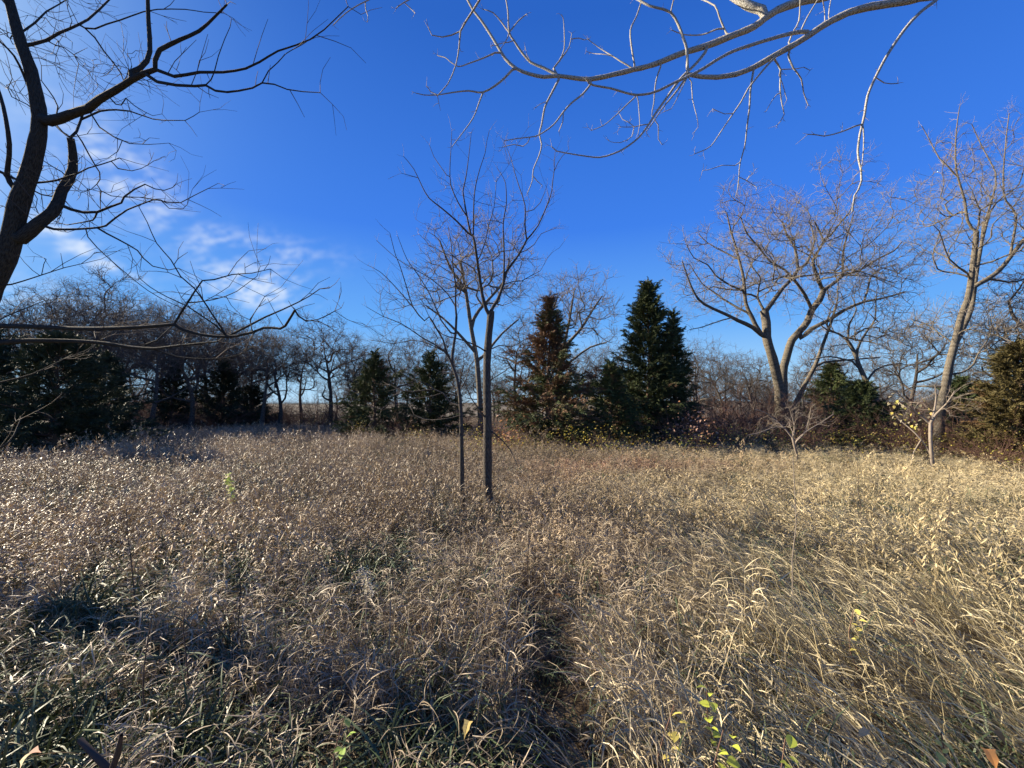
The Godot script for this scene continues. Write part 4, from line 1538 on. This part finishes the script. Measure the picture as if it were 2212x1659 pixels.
# upright dead stalks with small curled leaves and a loose seed head
func stalks(seed_: int, n: int, spread: float, hmin: float, hmax: float, leaf: float, head: float) -> ArrayMesh:
	rng.seed = seed_
	var b := Bag.new()
	for k in n:
		var a := rnd(0, TAU)
		var o := Vector3(cos(a), 0, sin(a)) * spread * sqrt(rng.randf())
		var d := Vector3(rng.randfn() * 0.16, 1, rng.randfn() * 0.16).normalized()
		var l := rnd(hmin, hmax)
		var pts := PackedVector3Array()
		var ww := PackedFloat32Array()
		var p := o - Vector3(0, 0.03, 0)
		for q in 5:
			pts.append(p)
			ww.append(lerpf(0.0045, 0.0022, q / 4.0))
			d = (d + Vector3(rng.randfn(), 0, rng.randfn()) * 0.06).normalized()
			p += d * l / 4.0
		var t := rnd(0.5, 0.95)
		b.ribbon(pts, ww, Vector3(cos(a * 3.0), 0, sin(a * 3.0)), Color(t * 0.8, t * 0.76, t * 0.74), Color(t, t, t))
		var leaves := int(rnd(7, 13))
		for q in leaves:
			var u := rnd(0.22, 1.0)
			var at := pts[0].lerp(pts[4], u)
			var i := mini(int(u * 4.0), 3)
			at = pts[i].lerp(pts[i + 1], u * 4.0 - i)
			var la := rnd(0, TAU)
			var ld := Vector3(cos(la), rnd(-0.3, 0.9), sin(la)).normalized()
			var ll := leaf * rnd(0.5, 1.3) * (1.15 - 0.4 * u)
			var lt := rnd(0.7, 1.35)
			b.ribbon(PackedVector3Array([at, at + ld * ll * 0.5 + Vector3(0, 0.01, 0), at + ld * ll * 0.85 - Vector3(0, ll * 0.25, 0), at + ld * ll * 0.95 - Vector3(0, ll * 0.6, 0)]), PackedFloat32Array([0.003, leaf * 0.17, leaf * 0.13, 0]), ld.cross(Vector3(rng.randfn(), 1, rng.randfn())).normalized(), Color(lt, lt, lt), Color(lt * 1.1, lt * 1.1, lt * 1.1))
		if head > 0.0:
			for q in int(rnd(5, 9)):
				var la := rnd(0, TAU)
				var at := pts[4] - Vector3(0, rng.randf() * head, 0)
				var ld := Vector3(cos(la) * 0.6, 1, sin(la) * 0.6).normalized()
				var ht := rnd(0.8, 1.35)
				b.ribbon(PackedVector3Array([at, at + ld * head * 0.3, at + ld * head * 0.55]), PackedFloat32Array([0.004, 0.010, 0.0]), ld.cross(Vector3(rng.randfn(), 0, rng.randfn())).normalized(), Color(ht, ht, ht), Color(ht, ht, ht))
	return b.mesh()


func dip(x: float, z: float, cx: float, cz: float, rx: float, rz: float) -> float:
	var dx := (x - cx) / rx
	var dz := (z - cz) / rz
	return exp(-dx * dx - dz * dz)


# how much low green shows at a place, 0 to 1
func greenness(x: float, z: float) -> float:
	var g := 0.10 + 0.30 * smoothstep(0.15, 0.55, patchy.get_noise_2d(x * 1.2, z * 1.2))
	g += 0.45 * dip(x, z, -2.5, -3.0, 0.9, 0.55)
	g += 0.43 * dip(x, z, -1.9, -4.1, 1.3, 0.5)
	g += 0.43 * dip(x, z, -2.0, -1.9, 0.9, 0.6)
	g += 0.36 * dip(x, z, -0.95, -3.4, 0.5, 0.35)
	g += 0.43 * dip(x, z, -0.95, -1.85, 0.45, 0.3)
	g += 0.75 * dip(x, z, -6.6, -7.0, 2.4, 0.7)
	g += 0.65 * dip(x, z, -7.5, -9.6, 3.2, 0.7)
	g += 0.60 * dip(x, z, 2.2, -2.85, 0.22, 0.2)
	g += 0.50 * dip(x, z, 0.95, -1.75, 0.3, 0.2)
	g += 0.60 * dip(x, z, 1.9, -1.65, 0.35, 0.22)
	g += 0.45 * dip(x, z, 1.2, -2.3, 0.25, 0.2)
	g += 0.45 * dip(x, z, -0.35, -1.75, 0.35, 0.25)
	g += 0.9 * trail(x, z)
	g += 0.10 * smoothstep(-0.2, -0.7, x) * smoothstep(-5.2, -4.2, z)
	return clampf(g, 0.0, 1.0)


func trail(x: float, z: float) -> float:
	return exp(-pow((x - trail_x(z)) / 0.19, 2.0)) * smoothstep(-3.7, -3.1, z) * (1.0 - smoothstep(-0.9, -0.6, z))


func dry_tone(x: float, z: float) -> Vector3:
	# from pinkish brown on the left to straw yellow on the right
	var d := -z
	var s := x / maxf(d, 0.5)
	var left := Vector3(0.465, 0.378, 0.262)
	var mid := Vector3(0.370, 0.298, 0.202)
	var right := Vector3(0.560, 0.475, 0.285)
	var c := left.lerp(mid, smoothstep(-0.75, -0.2, s))
	c = c.lerp(right, smoothstep(0.0, 0.75, s + 0.25 * patchy.get_noise_2d(x * 0.4, z * 0.4)))
	var n := patchy.get_noise_2d(x * 0.9 + 50.0, z * 0.9)
	c *= 1.0 + 0.34 * n + 0.30 * patchy.get_noise_2d(x * 3.1, z * 3.1 + 70.0)
	var red := dip(x, z, 2.6, -9.6, 2.0, 0.8) + 0.6 * dip(x, z, 0.9, -8.2, 0.7, 0.6) + 0.3 * dip(x, z, 5.5, -9.5, 1.5, 0.6)
	c = c.lerp(Vector3(0.42, 0.215, 0.145), clampf(red * (0.5 + patchy.get_noise_2d(x * 3.0, z * 3.0)), 0.0, 0.8))
	return c


func build_grass() -> void:
	var kinds := {
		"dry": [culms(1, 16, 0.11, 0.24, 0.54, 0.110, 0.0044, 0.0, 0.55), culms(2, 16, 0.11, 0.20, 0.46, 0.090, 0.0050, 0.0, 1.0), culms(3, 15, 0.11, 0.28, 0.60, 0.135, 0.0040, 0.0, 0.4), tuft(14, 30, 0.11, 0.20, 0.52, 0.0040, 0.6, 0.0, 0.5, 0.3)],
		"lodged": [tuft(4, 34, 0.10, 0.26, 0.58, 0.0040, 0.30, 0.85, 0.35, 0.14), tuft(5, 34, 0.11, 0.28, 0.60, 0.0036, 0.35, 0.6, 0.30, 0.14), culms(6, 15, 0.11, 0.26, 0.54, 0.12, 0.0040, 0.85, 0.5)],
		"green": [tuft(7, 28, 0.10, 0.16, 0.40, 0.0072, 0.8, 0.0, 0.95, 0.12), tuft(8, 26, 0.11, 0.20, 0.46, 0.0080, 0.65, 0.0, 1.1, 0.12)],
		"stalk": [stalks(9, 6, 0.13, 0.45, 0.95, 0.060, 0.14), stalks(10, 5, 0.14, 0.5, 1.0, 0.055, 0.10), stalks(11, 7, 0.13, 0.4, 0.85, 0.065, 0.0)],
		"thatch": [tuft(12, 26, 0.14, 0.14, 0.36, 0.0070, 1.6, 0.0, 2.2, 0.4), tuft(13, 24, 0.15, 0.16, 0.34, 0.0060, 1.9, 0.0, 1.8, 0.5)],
	}
	var where := {}
	var tint := {}
	for k in kinds:
		where[k] = [[], [], [], []]
		tint[k] = [PackedColorArray(), PackedColorArray(), PackedColorArray(), PackedColorArray()]
	rng.seed = 77
	# rings of even depth; the spacing grows with distance
	var r := 0.45
	while r < 36.0:
		var gap := clampf(0.098 + r * 0.0085, 0.11, 0.34)
		var half := deg_to_rad(64.0 if r > 4.0 else 80.0)
		var n := int(2.0 * half * r / gap)
		for k in n:
			var a := -half + 2.0 * half * (k + rng.randf()) / n
			var rr := r + rnd(-0.5, 0.5) * gap
			var x := rr * sin(a)
			var z := -rr * cos(a)
			place_grass(x, z, rr, gap, where, tint)
		r += gap
	var titles := {
		"dry": ["dry_grass", "matted tan dead grass with curled blades covering the clearing"],
		"lodged": ["straw_grass", "straw yellow grass leaning over on the right side of the clearing"],
		"green": ["green_grass", "low dark green grass showing through the dead grass"],
		"stalk": ["dead_weeds", "brown upright dead weed stalks with shrivelled leaves across the field"],
		"thatch": ["dead_thatch", "flattened dead blades lying under the standing grass"],
	}
	for k in kinds:
		var root := thing(titles[k][0], titles[k][1], "grass")
		root.set_meta("kind", "stuff")
		for v in kinds[k].size():
			if where[k][v].size():
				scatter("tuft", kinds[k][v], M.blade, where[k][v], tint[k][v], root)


func place_grass(x: float, z: float, d: float, gap: float, where: Dictionary, tint: Dictionary) -> void:
	var s := x / maxf(-z, 0.4)
	var g := greenness(x, z)
	var tr := trail(x, z)
	var y := ground_y(x, z)
	var tone := dry_tone(x, z)
	# under the near thicket and trees there is less grass
	var cover := 1.0 - 0.8 * smoothstep(24.0, 30.0, d)
	cover *= 1.0 - 0.85 * dip(x, z, -14.0, -13.5, 3.5, 2.0)
	cover *= 1.0 - 0.7 * smoothstep(0.1, 0.35, s) * smoothstep(13.5, 16.0, d)
	if rng.randf() > cover:
		return
	var u := rng.randf()
	var kind := "dry"
	var right := smoothstep(0.05, 0.55, s + 0.3 * patchy.get_noise_2d(x * 0.5, z * 0.5)) * (1.0 - smoothstep(6.0, 11.0, d))
	var weedy := smoothstep(3.2, 5.5, d + 1.5 * patchy.get_noise_2d(x, z)) * 0.62
	weedy *= 1.0 - 0.45 * smoothstep(0.15, 0.5, s)
	if tr > 0.35 and u < 0.75:
		kind = "green" if rng.randf() < 0.5 else "thatch"
		if rng.randf() < 0.6:
			return
	elif u < g:
		kind = "green"
	elif u < g + (1.0 - g) * 0.14:
		kind = "thatch"
	elif rng.randf() < weedy:
		kind = "stalk"
	elif rng.randf() < right:
		kind = "lodged"
	var size := rnd(0.8, 1.25) * (1.0 + maxf(0.0, gap - 0.12) * 2.2)
	var tall := rnd(0.70, 1.25) * (1.0 + 0.42 * patchy.get_noise_2d(x * 0.7 + 9.0, z * 0.7) + 0.35 * patchy.get_noise_2d(x * 2.6, z * 2.6 + 30.0))
	tall *= 0.88
	var far_right := smoothstep(5.0, 9.0, d) * smoothstep(-0.35, 0.1, s)
	tall *= 1.0 - 0.28 * far_right
	if kind == "green":
		tall *= 0.95 - 0.3 * tr
		size *= 1.0 - 0.4 * tr
	elif g > 0.35:
		tall *= 1.0 - 0.42 * smoothstep(0.35, 0.75, g)
	elif kind == "stalk":
		tall *= 0.66
	var turn := rnd(0, TAU)
	if kind == "lodged":
		turn = PI - 0.35 + rng.randfn() * 0.38
	var bs := Basis(Vector3.UP, turn).scaled(Vector3(size, clampf(tall, 0.35, 1.4), size))
	bs = Basis(Vector3(rng.randfn(), 0, rng.randfn()).normalized(), rng.randfn() * 0.10) * bs
	var c := tone * rnd(0.72, 1.22)
	if kind == "green":
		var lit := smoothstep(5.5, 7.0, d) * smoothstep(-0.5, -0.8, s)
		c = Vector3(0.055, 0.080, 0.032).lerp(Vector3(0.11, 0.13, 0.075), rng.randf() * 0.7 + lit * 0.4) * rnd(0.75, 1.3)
	elif kind == "stalk":
		c = Vector3(c.x * 0.82, c.y * 0.78, c.z * 0.72)
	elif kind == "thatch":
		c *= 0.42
	var v: int = rng.randi() % (2 if kind == "green" or kind == "thatch" else (4 if kind == "dry" else 3))
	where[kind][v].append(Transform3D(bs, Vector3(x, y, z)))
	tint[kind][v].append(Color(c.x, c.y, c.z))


# ---------------------------------------------------------------- single things in the clearing

func stem_thing(called: String, label: String, cat: String, pts: PackedVector3Array, r0: float, r1: float, mat: String, group := "") -> Node3D:
	var at := pts[0]
	var t := thing(called, label, cat, at, group)
	var b := Bag.new()
	var rr := PackedFloat32Array()
	var loc := PackedVector3Array()
	for i in pts.size():
		loc.append(pts[i] - at)
		rr.append(lerpf(r0, r1, float(i) / (pts.size() - 1)))
	b.tube(loc, rr, 6)
	part("stem", b.mesh(), M[mat], t)
	return t


func paint(called: String, r: float, g: float, b: float) -> Material:
	if not M.has(called):
		plain(called, r, g, b, 0.6, 0.8)
	return M[called]


func build_details() -> void:
	rng.seed = 500
	var oakleaf := leaf_mesh(0.060, 0.042, 0.7, 3)
	var leaf := leaf_mesh(0.034, 0.020, 0.25, 0)
	var big := leaf_mesh(0.040, 0.028, 0.35, 0)
	# dead leaves caught in the grass: x, y, depth, colour
	var fallen := [
		[1211, 1292, 2.75, 0, "orange brown leaf lying at the far end of the dark trail through the grass"],
		[1228, 1470, 2.0, 1, "tan leaf lying in the middle of the dark trail"],
		[1016, 1558, 1.55, 2, "curled yellowish leaf in the near grass left of the trail"],
		[755, 1560, 1.6, 3, "upright yellow green leaf standing in the near grass"],
		[1042, 1188, 3.6, 4, "dark red leaf hanging in the dead grass before the young trees"],
		[1968, 1342, 2.25, 4, "rust coloured leaf in the leaning straw grass"],
		[1880, 1578, 1.5, 1, "tan dead leaf beside the bright yellow green sprout"],
		[90, 1626, 1.35, 4, "reddish brown leaf in the near corner by the forked stick"],
		[1590, 1300, 2.6, 0, "small orange leaf in the grass right of the trail"],
		[2128, 1618, 1.35, 0, "large orange brown leaf in the near right corner"],
		[2142, 1580, 1.42, 4, "dark brown leaf just behind the large orange brown one"],
		[660, 1290, 2.8, 1, "pale tan leaf in the dark green hollow on the left"],
	]
	var lc := [Vector3(0.50, 0.22, 0.07), Vector3(0.48, 0.32, 0.20), Vector3(0.55, 0.42, 0.15), Vector3(0.45, 0.45, 0.10), Vector3(0.24, 0.085, 0.045)]
	for k in fallen.size():
		var f: Array = fallen[k]
		var at := spot(f[0], f[1], f[2])
		var c: Vector3 = lc[f[3]]
		var o := MeshInstance3D.new()
		o.name = numbered("fallen_leaf")
		o.mesh = oakleaf if f[3] != 3 else big
		o.material_override = paint("leaf_tone_%d" % f[3], c.x, c.y, c.z)
		o.position = at
		o.rotation = Vector3(rnd(-0.9, 0.6), rnd(0, TAU), rnd(-0.6, 0.6))
		o.scale = Vector3.ONE * rnd(0.75, 1.05)
		o.set_meta("label", f[4])
		o.set_meta("category", "leaf")
		o.set_meta("group", "fallen leaves caught in the grass")
		add_child(o, true)
	# green and yellow sprouts, each leaf a part
	var sprouts := [
		[1540, 1600, 1.62, 0.42, 16, "bright yellow green sprout with broad leaves in the near grass, right of the trail", 0],
		[1560, 1640, 1.5, 0.28, 10, "low yellow green sprout just in front of the brightest one", 0],
		[1440, 1590, 1.62, 0.28, 8, "small yellow sprout in the near grass left of the brightest one", 1],
		[1672, 1655, 1.45, 0.3, 10, "yellow green sprout at the bottom of the view right of the brightest one", 0],
		[2020, 1640, 1.45, 0.34, 14, "yellow sprout in a green tuft in the near right grass", 1],
		[2196, 1640, 1.35, 0.30, 12, "pale yellow sprout in the near right corner", 1],
		[500, 1062, 5.6, 0.62, 46, "green leafy weed standing alone in the tan grass on the left", 2],
		[1845, 1400, 2.3, 0.3, 10, "yellow sprout among the leaning straw grass", 1],
		[735, 1640, 1.5, 0.36, 8, "thin green sprout in the near grass left of centre", 2],
	]
	var sc := [Vector3(0.50, 0.56, 0.07), Vector3(0.62, 0.52, 0.12), Vector3(0.26, 0.40, 0.07)]
	for k in sprouts.size():
		var f: Array = sprouts[k]
		var top := spot(f[0], f[1], f[2])
		var base := Vector3(top.x, ground_y(top.x, top.z), top.z)
		var h: float = f[3]
		var lift := maxf(0.0, 0.62 - h) * 0.5
		var pts := PackedVector3Array()
		for q in 5:
			pts.append(base + Vector3(0.03 * sin(q * 1.3 + k), (h + lift) * q / 4.0, 0.02 * cos(q * 1.7)))
		var t := stem_thing("sprout", f[5], "plant", pts, 0.004, 0.002, "cane", "leafy sprouts in the grass")
		for q in int(f[4]):
			var u: float = lerpf(0.40, 1.0, (q + 0.5) / f[4])
			var c: Vector3 = sc[f[6]]
			var o := part("leaf", big if f[6] == 0 else leaf, paint("sprout_tone_%d" % f[6], c.x, c.y, c.z), t)
			var i := mini(int(u * 4.0), 3)
			o.position = pts[i].lerp(pts[i + 1], u * 4.0 - i) - base
			o.rotation = Vector3(rnd(-0.7, 0.3), q * 2.4 + rnd(-0.3, 0.3), rnd(-0.4, 0.4))
			o.scale = Vector3.ONE * rnd(0.6, 1.3) * (2.2 if f[2] > 4.0 else 1.0)
	# the forked dead stick in the near left corner
	var t := stem_thing("dead_stick", "dark forked dead stick poking up from the near left grass", "stick", PackedVector3Array([spot(285, 1730, 1.28), spot(240, 1668, 1.27), spot(205, 1632, 1.28), spot(172, 1598, 1.30)]), 0.0105, 0.0075, "dead_stem")
	var fb := Bag.new()
	var o0 := t.position
	fb.tube(PackedVector3Array([spot(240, 1668, 1.27) - o0, spot(254, 1628, 1.25) - o0, spot(262, 1588, 1.23) - o0]), PackedFloat32Array([0.0085, 0.0085, 0.0045]), 7, 0.06)
	part("fork", fb.mesh(), M.dead_stem, t)
	# tall dark dead stems
	var stems := [
		[300, 1365, 268, 1100, 2.9, "tallest dark dead stem standing in the left grass, slightly tilted"],
		[410, 1500, 402, 1310, 2.2, "dark dead stem in the near left grass right of the tallest one"],
		[318, 1545, 322, 1330, 2.0, "short dark dead stem under the tallest one"],
		[512, 1400, 518, 1225, 2.5, "thin dead stem beside the dark green hollow"],
		[850, 1500, 838, 1290, 2.1, "pale thin stalk in the near grass left of the trail"],
		[990, 1265, 1003, 1100, 3.2, "thin dark stem leaning before the shorter young tree"],
		[1135, 1205, 1150, 1085, 3.6, "thin dark stem right of the young trees' feet"],
		[480, 1120, 476, 985, 6.5, "thin dark stem by the lone green weed"],
		[700, 1055, 704, 965, 8.0, "thin dark stem in the tan weeds left of the young trees"],
		[1718, 1300, 1712, 985, 3.0, "tall pale thin stalk in front of the pale stemmed sapling"],
		[1860, 1120, 1852, 1000, 5.0, "thin grey stalk in the straw grass on the right"],
		[2040, 1165, 2052, 1010, 4.2, "thin grey stalk near the right edge of the straw grass"],
	]
	for k in stems.size():
		var f: Array = stems[k]
		var a := spot(f[0], f[1], f[4])
		a.y = ground_y(a.x, a.z)
		var e := spot(f[2], f[3], f[4])
		var pts := PackedVector3Array()
		for q in 6:
			pts.append(a.lerp(e, q / 5.0) + Vector3(rng.randfn(), 0, rng.randfn()) * 0.008)
		stem_thing("dead_weed", f[5], "stem", pts, 0.0042, 0.0020, "cane_pale" if "pale" in f[5] else "dead_stem", "tall dead stems in the grass")
	# the goldenrod gone to seed
	var gp := spot(795, 1240, 2.55)
	var gb := Vector3(gp.x - 0.02, ground_y(gp.x, gp.z), gp.z)
	t = stem_thing("seed_plume", "pale fluffy goldenrod plume gone to seed, nodding over the grass", "plant", PackedVector3Array([gb, gb.lerp(gp, 0.5), gp, gp + Vector3(-0.05, 0.035, 0)]), 0.004, 0.002, "cane_pale")
	var pb := Bag.new()
	for k in 260:
		var u := rng.randf()
		var c := gp + Vector3(-0.055 * u + 0.02, 0.03 - 0.14 * (1.0 - u), 0) + Vector3(rng.randfn() * 0.014, rng.randfn() * 0.016, rng.randfn() * 0.014) - gb
		var d := Vector3(rng.randfn(), rng.randfn(), rng.randfn()).normalized()
		pb.ribbon(PackedVector3Array([c, c + d * 0.007, c + d * 0.014]), PackedFloat32Array([0.002, 0.005, 0.0]), d.cross(Vector3.UP + d * 0.3).normalized(), Color.WHITE, Color.WHITE)
	part("plume", pb.mesh(), M.plume, t, "stuff")
	# two pale saplings before the oaks
	sapling("bare_sapling", "small pale stemmed bare sapling in front of the broad oak's foot", [
		"0 7 5 : 1719 1030 1720 1005 1722 985 1716 962 1712 945",
		"0.2 4 1.6 : 1714 950 1695 925 1672 905 1650 890 1628 884",
		"-0.2 3.6 1.4 : 1714 950 1716 920 1708 890 1700 868",
		"0.3 3.4 1.4 : 1715 955 1745 930 1775 912 1800 895",
		"-0.3 3 1.4 : 1715 958 1738 935 1748 905 1752 880",
		"-0.2 2.6 1.2 : 1690 920 1665 925 1640 935 1615 940",
	], 10.8, 910, 55)
	var ys := sapling("leafy_sapling", "pale sapling with yellow leaves in front of the tall slender tree", [
		"0 7.5 6 : 2016 1030 2013 985 2010 950 2010 915",
		"0.2 5 2 : 2010 918 1992 900 1965 885 1945 872",
		"-0.2 6 2 : 2010 915 2022 895 2045 872 2062 845",
		"0.2 5 2 : 2011 915 2018 888 2022 860 2020 830",
		"-0.3 4 1.6 : 1975 892 1960 870 1940 850 1915 835",
		"0.3 4 1.6 : 2013 985 1990 950 1965 925 1940 905",
		"0.1 3.4 1.6 : 1990 952 1975 975 1968 1005",
	], 9.6, 880, 40)
	var yl := leaf_mesh(0.085, 0.06, 0.3, 0)
	rng.seed = 611
	for k in 46:
		var c: Array = [[1935, 868], [1960, 880], [1950, 900], [1925, 880], [1975, 898], [1990, 895], [1965, 915]][k % 7]
		var p := spot(c[0] + rng.randfn() * 15.0, c[1] + rng.randfn() * 14.0, 9.6 + rng.randfn() * 0.3)
		var o := part("leaf", yl, paint("yellow_leaf_%d" % (k % 3), [0.44, 0.36, 0.40][k % 3], [0.36, 0.33, 0.28][k % 3], [0.07, 0.06, 0.09][k % 3]), ys)
		o.position = p - ys.position
		o.rotation = Vector3(rnd(0.2, 1.4), rnd(0, TAU), rnd(-0.5, 0.5))
		o.scale = Vector3.ONE * rnd(0.7, 1.15)


func sapling(called: String, label: String, rows: Array, d: float, cy: float, n: int) -> Node3D:
	var w := Wood.new()
	w.rng.seed = label.length() * 31
	rng.seed = label.length() * 17
	trace(w, rows, d, 0.15, 0.1)
	var first: PackedFloat64Array = rows[0].split(":")[1].strip_edges().split_floats(" ", false)
	var t := thing(called, label, "tree", foot(first[0], d))
	w.fill(crown(spot(first[first.size() - 2] + 4.0, cy, d), Vector3(0.95, 0.5, 0.7), n, 0.2, spot(first[first.size() - 2], cy + 40.0, d), -0.5), 0.16, 0.004, 0.35, 0.18, 0.3)
	w.thicken(0.004, 2.2)
	tree_from(w, t, 1, M.cane_pale, M.cane_pale, 0.0, [3.0, 0.1, 0.3, 0.0034, 0.2, 0.4, 0.02, 0.2])
	return t
